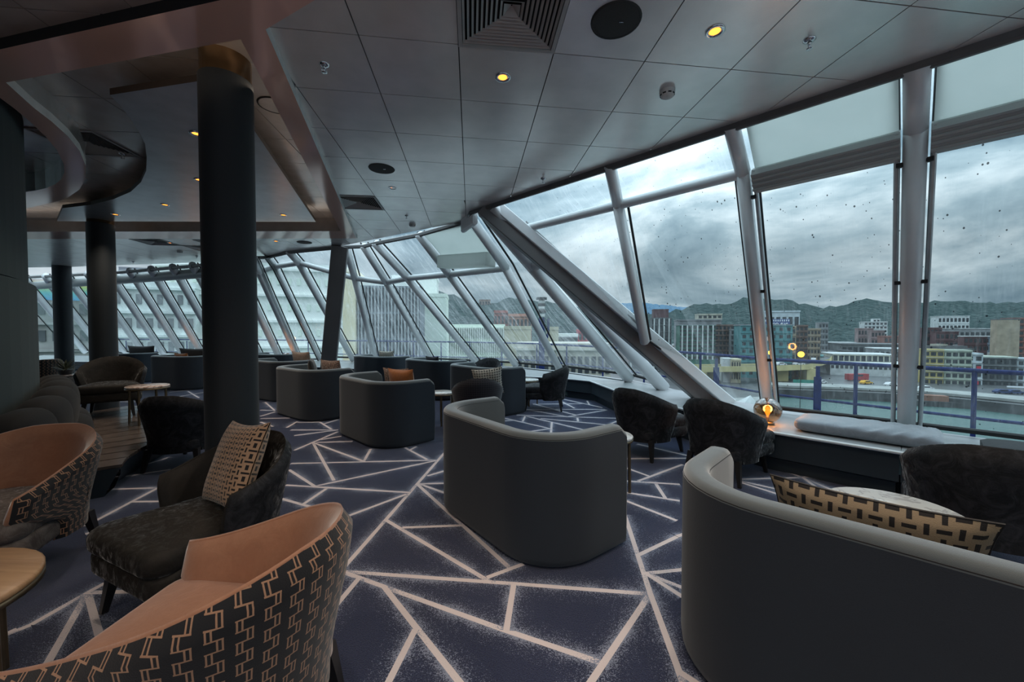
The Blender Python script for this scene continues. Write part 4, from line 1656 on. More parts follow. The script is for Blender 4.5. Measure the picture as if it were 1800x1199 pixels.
CHAIRS = [
    (-0.95, 1.30, (-1, 0.05), 'copper suede barrel chair with a black meander-patterned back, nearest the camera', 'meander', 'copper', 'copper'),
    (-3.02, 2.38, (0.25, -1), 'copper suede barrel chair with a grey velvet seat at the left edge', 'meander', 'copper', 'velvet_seat'),
    (-1.70, 2.25, (-0.42, -0.90), 'dark brown velvet barrel chair holding a tan and black basket-weave cushion', 'velvet', 'velvet_brown', 'velvet_brown'),
    (-3.52, 4.28, (-0.15, 1), 'dark velvet barrel chair seen from behind, left of the nearest column', 'velvet', 'velvet', 'velvet'),
    (-5.72, 5.68, (0.62, -0.78), 'dark velvet barrel chair on the plank platform facing the small brown marble table', 'velvet', 'velvet_brown', 'velvet_brown'),
    (1.57, 4.68, (0.77, 0.63), 'left one of two black velvet chairs side by side before the bench', 'velvet', 'velvet', 'velvet'),
    (2.13, 3.98, (0.77, 0.63), 'right one of two black velvet chairs side by side, nearest the glowing globe lamp', 'velvet', 'velvet', 'velvet'),
    (2.93, 2.46, (0.66, 0.75), 'black velvet chair at the right edge behind the white marble table', 'velvet', 'velvet', 'velvet'),
    (0.66, 7.32, (-1, 0.15), 'black velvet chair seen side-on in the bay by the corner window', 'velvet', 'velvet', 'velvet'),
    (-0.50, 5.72, (-0.15, 1), 'chair with a dotted black back holding a cream and black cushion', 'dot_weave', 'velvet', 'velvet'),
    (-0.62, 9.05, (-0.35, -0.93), 'black velvet chair whose top shows behind the sofa near the window', 'velvet', 'velvet', 'velvet'),
    (-10.6, 8.9, (-0.9, 0.2), 'far-left barrel chair peeking out beside the panelled drum', 'meander', 'copper', 'velvet_brown'),
]
for c in CHAIRS:
    t = chair(*c)
    if 'plank platform' in c[3]:
        t.location.z = 0.262

# ---- tables
def round_table(x, y, r, h, top, label, legs=4, leg_mat='bronze', ph=0.5):
    t = thing('side_table', label, 'table', (x, y, 0), 0, 'small round side tables')
    gg = G()
    gg.lathe([(0, h), (r - 0.008, h), (r, h - 0.006), (r, h - 0.020), (r - 0.004, h - 0.024), (0, h - 0.024)], 40)
    gg.build('table_top', M[top], t)
    gg = G()
    gg.lathe([(r - 0.02, h - 0.024), (r + 0.001, h - 0.026), (r + 0.001, h - 0.045), (r - 0.02, h - 0.047)], 40)
    gg.build('rim_band', M[leg_mat], t)
    for k in range(legs):
        w = ph + 2 * PI * k / legs
        gg = G()
        a = V((math.cos(w) * (r - 0.03), math.sin(w) * (r - 0.03), h - 0.03))
        b = V((math.cos(w) * (r - 0.02), math.sin(w) * (r - 0.02), 0.0))
        gg.beam(a, b, 0.026, 0.026, (1, 0, 0))
        gg.build('leg', M[leg_mat], t)
    return t


round_table(-2.14, 1.33, 0.36, 0.52, 'oak', 'round oak-topped table with bronze legs cut by the left edge', 4, 'bronze', 0.1)
round_table(-4.70, 5.12, 0.22, 0.48, 'marble_brown', 'small brown marble table before the velvet chair on the plank platform', 4, 'bronze', 0.3).location.z = 0.262
round_table(2.03, 2.10, 0.30, 0.50, 'marble', 'white marble table between the bottom right sofa and the edge chair', 4, 'bronze', 0.9)
round_table(0.88, 3.62, 0.22, 0.50, 'marble', 'white marble table half hidden behind the centre sofa', 4, 'bronze', -0.55)
round_table(-1.10, 6.15, 0.20, 0.50, 'marble', 'small white table between the orange-cushion sofa and the dotted chair', 4, 'bronze', 0.2)
round_table(0.28, 7.75, 0.24, 0.50, 'marble', 'white table showing left of the side-on velvet chair', 4, 'bronze', 0.2)
round_table(-9.1, 8.1, 0.24, 0.55, 'marble_brown', 'small table carrying a dusty plant by the second column', 3, 'leg', 0.2)

# ---- cushions
def cushion(name, x, y, z, w, h, th, az, tilt, mat, label, piping=None, roll=0.0, sag=0.10, uvs=1.0):
    """a pinched-corner scatter cushion; its face looks along az (degrees) and leans back by tilt"""
    n = 18
    gg = G()
    gg.smooth = True
    fr, bk, uv = [], [], []
    for i in range(n + 1):
        a, b, c = [], [], []
        for j in range(n + 1):
            u, v = -1 + 2 * i / n, -1 + 2 * j / n
            k = (1 - abs(u) ** 2.6) * (1 - abs(v) ** 2.6)
            t_ = th / 2 * k ** 0.45 + 0.003
            pu = u * (1 - sag * (1 - v * v) * (u * u))
            pv = v * (1 - sag * (1 - u * u) * (v * v))
            wob = 0.004 * math.sin(7 * u + 3 * v) * k
            a.append(V((pu * w / 2, t_ + wob, pv * h / 2)))
            b.append(V((pu * w / 2, -t_ + wob, pv * h / 2)))
            c.append((u * w / 2 * uvs + 5, v * h / 2 * uvs + 5))
        fr.append(a)
        bk.append(b)
        uv.append(c)
    gg.grid(fr, uv)
    gg.grid([r[::-1] for r in bk], [r[::-1] for r in uv])
    t = thing(name, label, 'cushion', (0, 0, 0), 0, 'scatter cushions')
    t.rotation_mode = 'XYZ'
    R_ = Matrix.Rotation(math.radians(az) - PI / 2, 4, 'Z') @ Matrix.Rotation(math.radians(tilt), 4, 'X') @ Matrix.Rotation(roll, 4, 'Y')
    t.matrix_world = Matrix.Translation((x, y, z)) @ R_
    cov = gg.build('cover', M[mat], t)
    if piping:
        edge = [(a + b) / 2 for a, b in zip(fr[0], bk[0])] + [(fr[i][n] + bk[i][n]) / 2 for i in range(1, n)] + [(a + b) / 2 for a, b in zip(fr[n][::-1], bk[n][::-1])] + [(fr[i][0] + bk[i][0]) / 2 for i in range(n - 1, 0, -1)]
        edge.append(edge[0])
        g2 = G()
        g2.tube(edge, 0.005, 5, False)
        g2.build('piping', M[piping], cov)
    return t


cushion('scatter_cushion', -1.625, 2.32, 0.665, 0.52, 0.50, 0.15, 232, 22, 'basket_tan', 'square tan and black basket-weave cushion in the dark brown velvet chair', None, 0.12)
cushion('scatter_cushion', 1.42, 1.56, 0.615, 0.66, 0.40, 0.14, 46, 14, 'basket_wide', 'wide tan and black cushion peeking over the back of the bottom right sofa', 'piping', 0.0)
cushion('scatter_cushion', -1.52, 5.50, 0.70, 0.46, 0.46, 0.14, 62, 10, 'orange', 'crumpled burnt orange cushion above the back of the sofa in mid-room', None, 0.0)
cushion('scatter_cushion', -1.74, 6.00, 0.68, 0.46, 0.42, 0.12, 70, 8, 'tweed', 'brown patterned cushion just behind the orange one', None, 0.0)
cushion('scatter_cushion', -3.05, 6.72, 0.76, 0.48, 0.40, 0.13, 62, 10, 'tweed', 'speckled tweed cushion above the back of a slate sofa', None, 0.0)
cushion('scatter_cushion', -3.62, 7.22, 0.74, 0.40, 0.38, 0.12, 20, 10, 'dark_cushion', 'dark brown cushion left of the tweed one', None, 0.0)
cushion('scatter_cushion', -4.62, 8.75, 0.78, 0.60, 0.42, 0.14, 62, 10, 'tweed_pale', 'pale speckled cushion below the small far globe lamp', None, 0.0)
cushion('scatter_cushion', -0.36, 5.92, 0.69, 0.46, 0.42, 0.12, 98, 12, 'basket_cream', 'cream and black woven cushion in the chair with the dotted back', None, -0.1)
cushion('scatter_cushion', -1.72, 8.62, 0.74, 0.40, 0.30, 0.10, 55, 8, 'dot_weave', 'flat black dotted cushion above a far sofa back', None, 0.0)
cushion('scatter_cushion', -3.15, 10.0, 0.76, 0.46, 0.36, 0.12, 70, 8, 'basket_cream', 'black and cream cushion on the far-row sofa at left', None, 0.0)
cushion('scatter_cushion', -8.2, 10.3, 0.78, 0.95, 0.42, 0.14, 80, 6, 'dark_cushion', 'long dark cushion above the sofa left of the nearest column', None, 0.0)
cushion('scatter_cushion', -10.7, 11.5, 0.80, 0.95, 0.42, 0.14, 80, 6, 'dark_cushion', 'long dark cushion above the far-left sofa by the second column', None, 0.0)
cushion('scatter_cushion', -8.35, 10.05, 0.71, 0.4, 0.34, 0.12, 80, 6, 'orange', 'small burnt orange cushion under the long dark one left of the column', None, 0.0)

# ---- long cushions on the bench
def bench_cushion(u0, u1, mat, label, zt, seed):
    t = thing('bench_cushion', label, 'cushion', (0, 0, 0), 0)
    rr = random.Random(seed)
    gg = G()
    gg.smooth = True
    o_ = []
    n0, n1 = 4.86, 5.42
    nu, nv = 46, 16
    rows = []
    L_ = abs(u1 - u0)
    for i in range(nu + 1):
        row = []
        a = i / nu
        for j in range(nv * 2):
            # closed section: over the top, back underneath
            b = j / (nv * 2) * 2 * PI
            ex = 0.5
            cs, sn = math.cos(b), math.sin(b)
            v = math.copysign(abs(cs) ** ex, cs)
            w = math.copysign(abs(sn) ** 0.6, sn)
            end = (1 - abs(2 * a - 1) ** 10) ** 0.5
            un = u0 + (u1 - u0) * a
            nn = (n0 + n1) / 2 + v * (n1 - n0) / 2 * (0.75 + 0.25 * end)
            crease = 0.010 * math.sin(38 * (un + 0.9 * (nn - n0)) + 2 * math.sin(5 * un)) * (1 if sn > 0 else 0) * max(0, min(1, (a - 0.2) * 2.5))
            z = 0.42 + 0.055 + (w * (zt / 2) + crease) * (0.55 + 0.45 * end) + (zt / 2 - 0.055)
            p = seg1(un, nn, max(z, 0.423))
            row.append(p)
        rows.append(row)
    gg.grid(rows, closed=True)
    gg.add(rows[0], [tuple(range(len(rows[0])))])
    gg.add(rows[-1], [tuple(range(len(rows[-1]) - 1, -1, -1))])
    gg.build('cover', M[mat], t)


bench_cushion(0.95, -0.10, 'bench_cushion', 'long creased grey-blue cushion lying on the window bench', 0.135, 1)
bench_cushion(-0.32, -2.2, 'black_cushion', 'black cushion on the window bench at the right edge', 0.11, 2)

# ---- globe lamps
def smoked_glass():
    t = NT('smoked_globe_glass')
    tr = t.n('BsdfTransparent')
    tr.inputs[0].default_value = (0.62, 0.43, 0.27, 1)
    gl = t.n('BsdfGlossy')
    gl.inputs['Roughness'].default_value = 0.03
    lw = t.n('LayerWeight')
    lw.inputs[0].default_value = 0.35
    mx = t.n('MixShader')
    t.t.links.new(t.math('MINIMUM', t.math('ADD', 0.06, t.math('MULTIPLY', lw.outputs['Facing'], 0.75)), 0.8), mx.inputs[0])
    t.t.links.new(tr.outputs[0], mx.inputs[1])
    t.t.links.new(gl.outputs[0], mx.inputs[2])
    t.t.links.new(mx.outputs[0], t.out.inputs[0])
    return t.m


M['smoke'] = smoked_glass()


def globe_lamp(p, r, label, watts):
    t = thing('globe_lamp', label, 'lamp', p, 0, 'smoked glass globe lamps')
    gg = G()
    gg.lathe([(0, 0.0), (r * 0.5, 0.0), (r * 0.5, r * 0.12), (r * 0.28, r * 0.2), (0, r * 0.2)], 24)
    gg.build('base', M['bronze'], t)
    gg = G()
    gg.lathe([(r * math.sin(PI * k / 24), r * 1.12 - r * math.cos(PI * k / 24)) for k in range(1, 24)] + [(0.0, r * 2.12)], 36)
    gg.build('glass_globe', M['smoke'], t)
    gg = G()
    gg.lathe([(0, r * 0.2), (r * 0.13, r * 0.22), (r * 0.13, r * 0.62), (0, r * 0.64)], 14)
    bs = gg.build('bulb_socket', M['bronze'], t)
    gg = G()
    gg.lathe([(0, r * 0.62), (r * 0.10, r * 0.70), (r * 0.20, r * 0.98), (r * 0.16, r * 1.25), (r * 0.06, r * 1.42), (0, r * 1.46)], 14)
    gg.build('lit_bulb', M['filament'], bs)
    ld = bpy.data.lights.new('globe_lamp_glow', 'POINT')
    ld.energy, ld.color, ld.shadow_soft_size = watts, (1.0, 0.5, 0.16), r * 0.34
    l = bpy.data.objects.new('globe_lamp_glow', ld)
    COL.objects.link(l)
    l.parent = t
    l.location = (0, 0, r * 1.0)


globe_lamp(at(1349, 745, 0.425), 0.135, 'glowing smoked glass globe lamp on the bench beside the grey cushion', 8)
p = dep(503, 622, 11.9)
globe_lamp((p.x, p.y, 0.505), 0.13, 'small far glowing globe lamp behind the pale speckled cushion', 5)
globe_lamp((-10.4, 13.1, 0.505), 0.13, 'tiny far-left glowing globe lamp by the slanted windows', 5)

for k, (x, y) in enumerate(((-2.7, -1.0), (0.9, -1.1))):      # unseen tables and lamps added behind the camera to brighten the ceiling
    round_table(x, y, 0.30, 0.50, 'oak', 'added round oak lamp table standing unseen behind the camera, %s of two' % ('left' if k == 0 else 'right'))
    globe_lamp((x, y, 0.50), 0.135, 'added unseen globe lamp on the %s table behind the camera' % ('left' if k == 0 else 'right'), 20)

# ---- raised wooden ring and tufted seat around the drum
def arc_pts(r, w0, w1, n):
    return [CC + V((math.cos(w0 + (w1 - w0) * k / n) * r, math.sin(w0 + (w1 - w0) * k / n) * r, 0)) for k in range(n + 1)]


DZ = 0.26


def dais_r(w):
    return CR + 0.62 + 0.95 * smooth((w - 0.68) / 0.42)


t = thing('plank_platform', 'low curved platform of dark walnut planks around the drum, left of the near column', 'platform', (0, 0, 0))
w0, w1 = 0.66, 1.32
npl = 13
for k in range(npl):
    a, b = w0 + (w1 - w0) * k / npl + 0.0022, w0 + (w1 - w0) * (k + 1) / npl - 0.0022
    gg = G()
    pin, pout = [], []
    for q in range(4):
        w = a + (b - a) * q / 3
        pin.append((CC.x + math.cos(w) * (CR + 0.06), CC.y + math.sin(w) * (CR + 0.06)))
        pout.append((CC.x + math.cos(w) * dais_r(w), CC.y + math.sin(w) * dais_r(w)))
    gg.prism(pout[::1] + pin[::-1], DZ - 0.025, DZ)
    gg.build('plank', M['wood_deck'], t)
gg = G()
oo = [(w0 + (w1 - w0) * k / 24) for k in range(25)]
pt_ = lambda w, dr, z: CC + V((math.cos(w) * (dais_r(w) + dr), math.sin(w) * (dais_r(w) + dr), z))
gg.smooth = True
gg.grid([[pt_(w, -0.01, DZ - 0.025) for w in oo], [pt_(w, -0.01, 0.18) for w in oo], [pt_(w, -0.05, 0.07) for w in oo], [pt_(w, -0.12, 0) for w in oo]])
gg.smooth = False
for w in (w0, w1):
    c, s_ = math.cos(w), math.sin(w)
    ro_ = dais_r(w)
    gg.add([CC + V((c * rr, s_ * rr, zz)) for rr, zz in ((CR + 0.06, 0), (ro_ - 0.12, 0), (ro_ - 0.01, DZ - 0.025), (CR + 0.06, DZ - 0.025))], [(0, 1, 2, 3)])
gg.build('riser', M['bench'], t)


def lump(gg, c, sx, sy, sz, rz=0.0, n=14):
    rows = []
    for i in range(n + 1):
        a = PI * i / n
        row = []
        for j in range(n * 2):
            b = 2 * PI * j / (n * 2)
            x, y, z = math.sin(a) * math.cos(b), math.sin(a) * math.sin(b), math.cos(a)
            e = 0.75
            x, y, z = (math.copysign(abs(q) ** e, q) for q in (x, y, z))
            row.append((c[0] + sx * x * math.cos(rz) - sy * y * math.sin(rz), c[1] + sx * x * math.sin(rz) + sy * y * math.cos(rz), c[2] + sz * z))
        rows.append(row)
    s = gg.smooth
    gg.smooth = True
    gg.grid(rows, closed=True)
    gg.smooth = s


t = thing('bobble_sofa', 'dark bobbled sofa of swollen round cushions hugging the drum', 'sofa', (0, 0, 0))
for w, r0, z, sz in ((0.56, 0.25, 0.66, 0.34), (0.64, 0.25, 0.70, 0.34), (0.72, 0.24, 0.74, 0.35), (0.80, 0.23, 0.76, 0.35), (0.88, 0.22, 0.76, 0.34), (0.95, 0.22, 0.76, 0.30)):
    gg = G()
    lump(gg, CC + V((math.cos(w) * (CR + r0 - 0.06), math.sin(w) * (CR + r0 - 0.06), z)), 0.14, sz, 0.22, w)
    gg.build('back_cushion', M['tuft'], t)
for w in (0.57, 0.68, 0.79, 0.90):
    gg = G()
    lump(gg, CC + V((math.cos(w) * (CR + 0.23), math.sin(w) * (CR + 0.23), 0.46)), 0.17, 0.36, 0.195, w)
    gg.build('seat_cushion', M['tuft'], t)

# ---- small far-left furnishings
t = thing('low_stool', 'low dark stool with a thin frame beside the far-left chair', 'stool', (-9.7, 8.55, 0))
gg = G()
gg.pad([(0.28 * math.cos(2 * PI * k / 20), 0.28 * math.sin(2 * PI * k / 20)) for k in range(20)], 0.32, 0.45, 0.04, 0.02)
gg.build('seat', M['velvet_seat'], t)
for k in range(3):
    w = 0.5 + k * 2.094
    gg = G()
    gg.beam((0.2 * math.cos(w), 0.2 * math.sin(w), 0.33), (0.25 * math.cos(w), 0.25 * math.sin(w), 0), 0.03, 0.03, (1, 0, 0))
    gg.build('leg', M['leg'], t)
t = thing('potted_plant', 'dusty olive plant on the small table by the second column', 'plant', (-9.1, 8.1, 0.55))
gg = G()
gg.lathe([(0, 0), (0.09, 0), (0.12, 0.10), (0.11, 0.10), (0.0, 0.09)], 18)
gg.build('bowl', M['dark_cushion'], t)
gg = G()
rp = random.Random(9)
for k in range(60):
    w, el = rp.uniform(0, 2 * PI), rp.uniform(0.15, 1.2)
    l = rp.uniform(0.22, 0.36)
    d = V((math.cos(w) * math.cos(el), math.sin(w) * math.cos(el), math.sin(el)))
    s = V((-math.sin(w), math.cos(w), 0)) * 0.014
    a = V((0, 0, 0.09)) + d * 0.03
    m_, e_ = a + d * l * 0.6, a + d * l - V((0, 0, 0.05))
    gg.add([a - s * 0.4, a + s * 0.4, m_ + s, m_ - s, e_], [(0, 1, 2, 3), (3, 2, 4)])
gg.build('leaf', M['plant'], t)['kind'] = 'stuff'

# ================================================================== OUTSIDE
WZ, QZ = -23.5, -21.0
# ---- ship's railing
RL = [V((7.6, 2.0, 0)), V((6.5, 3.1, 0)), V((5.3, 4.55, 0)), V((4.05, 6.25, 0)), V((3.65, 7.7, 0)), V((2.4, 10.5, 0)), V((0.8, 12.8, 0)), V((-1.5, 14.2, 0)), V((-4.8, 15.4, 0)), V((-8.5, 16.6, 0)), V((-13, 17.6, 0)), V((-19, 18.2, 0))]
t = thing('deck_railing', 'navy blue painted ship railing outside the windows', 'railing')
for z, r in ((0.985, 0.026), (0.44, 0.018)):
    gg = G()
    gg.tube([p + V((0, 0, z + 0.004 * max(0, p.y - 4))) for p in RL], r, 8)
    gg.build('rail', M['blue_paint'], t)
posts = []
for a, b in zip(RL[:-1], RL[1:]):
    n = max(1, round((b - a).length / 1.35))
    posts += [lerp(a, b, k / n) for k in range(n)]
for p in posts + [RL[-1]]:
    gg = G()
    gg.tube([p + V((0, 0, -0.15)), p + V((0, 0, 0.985))], 0.022, 8)
    gg.build('post', M['blue_paint'], t)
for px, Y in ((1440, 5.55), (1262, 7.0), (1345, 6.2)):
    b = dep(px - 4, 730, Y)
    gg = G()
    gg.beam((b.x, b.y, -0.15), (b.x, b.y, 0.80), 0.10, 0.03, (1, 0, 0))
    gg.beam((b.x, b.y, 0.80), (b.x, b.y, 0.95), 0.05, 0.03, (1, 0, 0))
    gg.build('flat_stanchion', M['blue_paint'], t)
g = G()
dk = [XY(p) for p in RL]
inner_ = [XY(p) for p in FT]
g.add([(x, y, -0.12) for x, y in dk + inner_[::-1]], [tuple(range(len(dk) + len(inner_)))])
o = g.build('outer_deck', M['deck_plate'])
tag(o, 'grey wet outer deck strip between the windows and the railing', 'deck')
o['kind'] = 'structure'

# navy signal mast on the foredeck, with black and white lanterns
mb = dep(952, 590, 21)
t = thing('signal_mast', 'navy ship mast topped with black and white signal lanterns', 'mast', (mb.x, mb.y, -0.6))
zt = lambda py: CAM_Z + (580.7 - py) / 700 * 21 + 0.6
gg = G()
gg.tube([(0, 0, 0), (0, 0, zt(552))], 0.16, 10)
gg.tube([(0.05, 0, zt(620)), (0.35, 0, zt(585)), (0.35, 0, zt(560))], 0.07, 8)
gg.build('mast_shaft', M['blue_paint'], t)
gg = G()
for a, b, r in ((550, 545, 0.24), (538, 534, 0.2), (527, 523, 0.28)):
    gg.lathe([(0, zt(a)), (r, zt(a)), (r, zt(b)), (0, zt(b))], 12)
gg.build('black_platform', M['gasket'], t)
for a, b in ((545, 538), (534, 528), (558, 552)):
    gg = G()
    gg.lathe([(0, zt(a)), (0.17, zt(a)), (0.17, zt(b)), (0, zt(b))], 12)
    gg.build('lantern', M['white_plastic'], t)

# ---- ground, water, hills
g = G()
g.add([(-400, 6, WZ), (500, -60, WZ), (500, 260, WZ), (-400, 260, WZ)], [(0, 1, 2, 3)])
o = tag(g.build('harbour_water', M['water']), 'grey-green harbour water below the right-hand windows', 'water')
o['kind'] = 'structure'
shore = [dep(1180, 690, 108), dep(1335, 690, 116), dep(1352, 690, 149), dep(1480, 694, 143), dep(1600, 702, 136), dep(1700, 716, 126), dep(1850, 735, 112), dep(2300, 800, 88)]
shore = [V((p.x, p.y, 0)) for p in shore]
shore = [V((-60, 120, 0)), V((15, 112, 0))] + shore
g = G()
g.smooth = False
outer_s = [V((p.x * 3.2, p.y * 3.2 + 300, 0)) for p in shore]
g.grid([[p + V((0, 0, QZ)) for p in shore], [p + V((0, 0, QZ)) for p in outer_s]])
o = tag(g.build('waterfront_ground', M['asphalt']), 'wet grey waterfront streets across the harbour', 'ground')
o['kind'] = 'structure'
g = G()
g.grid([[p + V((0, 0, WZ - 1)) for p in shore], [p + V((0, 0, QZ + 0.4)) for p in shore], [p * 1.008 + V((0, 0, QZ + 0.4)) for p in shore]])
tag(g.build('quay_wall', M['quay']), 'dark stone quay wall along the far water edge', 'wall')['kind'] = 'structure'
g = G()
g.grid([[p * 1.04 + V((0, 0, QZ + 1.1)) for p in shore], [p * 1.04 + V((0, 0, QZ + 0.3)) for p in shore]])
g.grid([[p * 1.04 + V((0, 0, QZ + 1.1)) for p in shore], [p * 1.10 + V((0, 0, QZ + 1.1)) for p in shore]])
tag(g.build('promenade', M['quay_pale']), 'pale curved promenade kerb along the waterfront', 'promenade')['kind'] = 'structure'


def hill(name, label, prof, Y, mat, bump, depth_, seed):
    rr = random.Random(seed)
    xs = []
    prof = sorted(prof)
    nseg_ = 170
    for i in range(nseg_ + 1):
        px = prof[0][0] + (prof[-1][0] - prof[0][0]) * i / nseg_
        for (xa, ya), (xb, yb) in zip(prof[:-1], prof[1:]):
            if xa <= px <= xb:
                py = ya + (yb - ya) * smooth((px - xa) / (xb - xa))
                break
        xs.append(dep(px, py, Y))
    rows = []
    for k in range(9):
        f = k / 8
        row = []
        for p in xs:
            h = (p.z - QZ) * (1 - f ** 1.35)
            y = Y - depth_ * f
            row.append(V((p.x * y / Y, y, QZ - 2 + h + 2 * (1 - f) + rr.uniform(-bump, bump))))
        rows.append(row)
    gg = G()
    gg.smooth = False
    back = [V((p.x, p.y + 30, QZ - 2)) for p in rows[0]]
    gg.grid([back] + rows)
    o_ = tag(gg.build(name, M[mat]), label, 'hill')
    o_['kind'] = 'structure'


hill('far_hill', 'distant ridge tinted pale blue for haze behind the wooded hills', [(1000, 540), (1120, 532), (1165, 536), (1200, 540), (1260, 545), (1400, 552), (1600, 560)], 2400, 'hill_far', 3, 300, 2)
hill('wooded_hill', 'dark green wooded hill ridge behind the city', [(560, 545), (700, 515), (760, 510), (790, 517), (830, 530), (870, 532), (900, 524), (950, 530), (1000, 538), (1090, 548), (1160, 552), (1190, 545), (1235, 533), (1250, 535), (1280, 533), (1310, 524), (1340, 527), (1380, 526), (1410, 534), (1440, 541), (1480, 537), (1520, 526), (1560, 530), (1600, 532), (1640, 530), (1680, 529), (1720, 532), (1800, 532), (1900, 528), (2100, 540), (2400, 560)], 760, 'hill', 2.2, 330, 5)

# ---- buildings across the harbour
def building(name, label, x0, x1, yt, Y, wall, floors=0, cols=0, depth_=None, base=None, group=None, win=None, frac=(0.62, 0.5), roof=None, cornice=None, yb=None, ribs=None, rib_mat=None, stripes=None):
    """a building whose front stands at distance Y, between photograph columns x0 and x1"""
    base = QZ if base is None else base
    a, b = dep(x0, yt, Y), dep(x1, yt, Y)
    w = (b - a).length
    h = a.z - base
    ang = math.atan2(a.x + b.x, 2 * Y)
    t = thing(name, label, 'building', ((a.x + b.x) / 2, Y, base), -ang * 0.55, group)
    w *= 0.97
    d = depth_ or max(6.0, w * 0.7)
    gg = G()
    gg.box((0, d / 2, h / 2), (w, d, h))
    gg.build('wall', wall, t)
    if yb is not None:
        z_b = (580.7 - yb) / 700 * Y + CAM_Z - base
    else:
        z_b = 0.6
    if floors:
        gg = G()
        fh = (h - z_b) / floors
        for i in range(floors):
            for j in range(cols):
                cw = w / cols
                ww, hh = cw * frac[0], fh * frac[1]
                gg.box((-w / 2 + (j + 0.5) * cw, 0.02, z_b + (i + 0.5) * fh), (ww, 0.35, hh))
        o_ = gg.build('window', win or M['win_dark'], t)
        o_['kind'] = 'stuff'
        gg = G()
        for i in range(1, floors + 1):
            gg.box((0, -0.15, z_b + i * fh - 0.12), (w * 1.01, 0.5, 0.22 if not stripes else stripes))
        gg.build('floor_ledge', cornice or wall, t)['kind'] = 'stuff'
    if ribs:
        for j in range(ribs):
            gg = G()
            gg.box((-w / 2 + w * (j + 0.5) / ribs, -0.2, (h + z_b) / 2), (w / ribs * 0.26, 0.7, (h - z_b)))
            gg.build('pier', rib_mat or wall, t)
    gg = G()
    gg.box((0, d / 2, h + 0.25), (w * 1.03, d * 1.03, 0.5))
    gg.build('roof', roof or wall, t)
    return t


C_ = wall_paint
white, cream, tan = C_('white_facade', (0.50, 0.52, 0.52)), C_('cream_facade', (0.40, 0.385, 0.32)), C_('tan_facade', (0.31, 0.255, 0.19))
grey, dgrey, maroon = C_('grey_facade', (0.20, 0.21, 0.22)), C_('dark_grey_facade', (0.10, 0.11, 0.115)), C_('maroon_facade', (0.10, 0.05, 0.055))
teal, brown, brick = C_('teal_facade', (0.065, 0.20, 0.215)), C_('brown_facade', (0.145, 0.10, 0.085)), C_('brick_facade', (0.20, 0.085, 0.07))
greeng, yellow, pgreen = C_('green_glass', (0.05, 0.14, 0.105)), C_('yellow_facade', (0.40, 0.33, 0.14)), C_('pale_green_facade', (0.36, 0.40, 0.34))
bluew, pink, sand = C_('blue_white_facade', (0.42, 0.47, 0.50)), C_('pinkish_facade', (0.23, 0.165, 0.165)), C_('sand_facade', (0.47, 0.42, 0.30))
slate_roof = C_('slate_roof', (0.11, 0.115, 0.12))

building('tower_block', 'narrow dark-topped tower with white piers, leftmost in the view right of the brace', 1146, 1180, 560, 215, dgrey, 8, 3, ribs=4, rib_mat=white, frac=(0.8, 0.7))
building('tower_block', 'dark rooftop block on the leftmost white-piered tower', 1149, 1175, 545, 218, maroon, base=7.0)
building('tower_block', 'green glass tower with tall white piers', 1196, 1256, 572, 200, greeng, 9, 10, ribs=7, rib_mat=white, frac=(0.85, 0.6), yb=632, roof=grey)
building('office_block', 'grey slab just behind and above the green glass tower', 1194, 1266, 563, 222, grey, 3, 9)
building('penthouse', 'pale rooftop house on the slab behind the green tower', 1228, 1268, 553, 226, cream, 1, 5, base=7.2)
building('apartment_building', 'brown-grey apartment pile right of the green tower', 1258, 1290, 572, 214, brown, 9, 5)
building('apartment_building', 'grey apartment pile beside the first window frame', 1286, 1309, 580, 208, grey, 8, 4)
building('hotel', 'teal hotel with a navy sign band along its top', 1306, 1388, 572, 186, teal, 7, 7, frac=(0.45, 0.42), roof=grey)
building('hotel_rooftop', 'grey stepped top floor above the teal hotel', 1345, 1402, 548, 194, bluew, 3, 6)
building('tower_block', 'slim tan tower right of the teal hotel', 1391, 1399, 575, 183, tan, 6, 1)
building('tower_block', 'brown tower right of the slim tan one', 1400, 1419, 573, 190, brown, 9, 3)
building('apartment_building', 'tan stepped apartment block left of the green gap in the city', 1421, 1441, 579, 200, tan, 7, 4)
building('apartment_building', 'grey apartment block at the foot of the wooded slope', 1441, 1455, 568, 235, grey, 8, 3)
building('hillside_hotel', 'white terraced hotel standing on the wooded slope', 1523, 1556, 566, 420, white, 4, 6, base=-6)
building('hillside_hotel', 'white tower part of the hillside hotel', 1536, 1546, 561, 424, white, 5, 2, base=-6)
building('apartment_building', 'pinkish block below the hillside hotel', 1511, 1533, 578, 300, pink, 4, 5)
building('apartment_building', 'second pinkish block right of the first below the hillside hotel', 1534, 1553, 582, 290, pink, 4, 4)
building('apartment_building', 'brick red block at the right edge of the middle window', 1560, 1603, 592, 250, brick, 4, 7)
building('market_hall', 'long pale low building with a row of eleven dark openings', 1473, 1563, 624, 205, cream, 1, 11, yb=637, frac=(0.72, 0.7), roof=white)
building('market_hall', 'lower pale arcade in front of the long low building', 1472, 1598, 641, 194, white, 1, 18, frac=(0.6, 0.5), yb=652)
building('warehouse', 'dark flat-roofed sheds behind the long low building', 1490, 1590, 606, 236, dgrey, 2, 12, roof=slate_roof)
building('warehouse', 'row of grey sheds with pale roofs at the street bend', 1452, 1500, 603, 262, grey, 2, 6, roof=white)
building('warehouse', 'low pale-roofed sheds below the brick block', 1545, 1606, 614, 216, grey, 2, 8, roof=white)
building('office_block', 'maroon block at the left of the right-hand window', 1626, 1652, 577, 260, maroon, 5, 5)
building('office_block', 'lower maroon block right of the first maroon one', 1650, 1680, 584, 250, maroon, 4, 5)
building('office_block', 'maroon block with a white roof line in the right-hand window', 1700, 1730, 592, 232, maroon, 4, 5, roof=white)
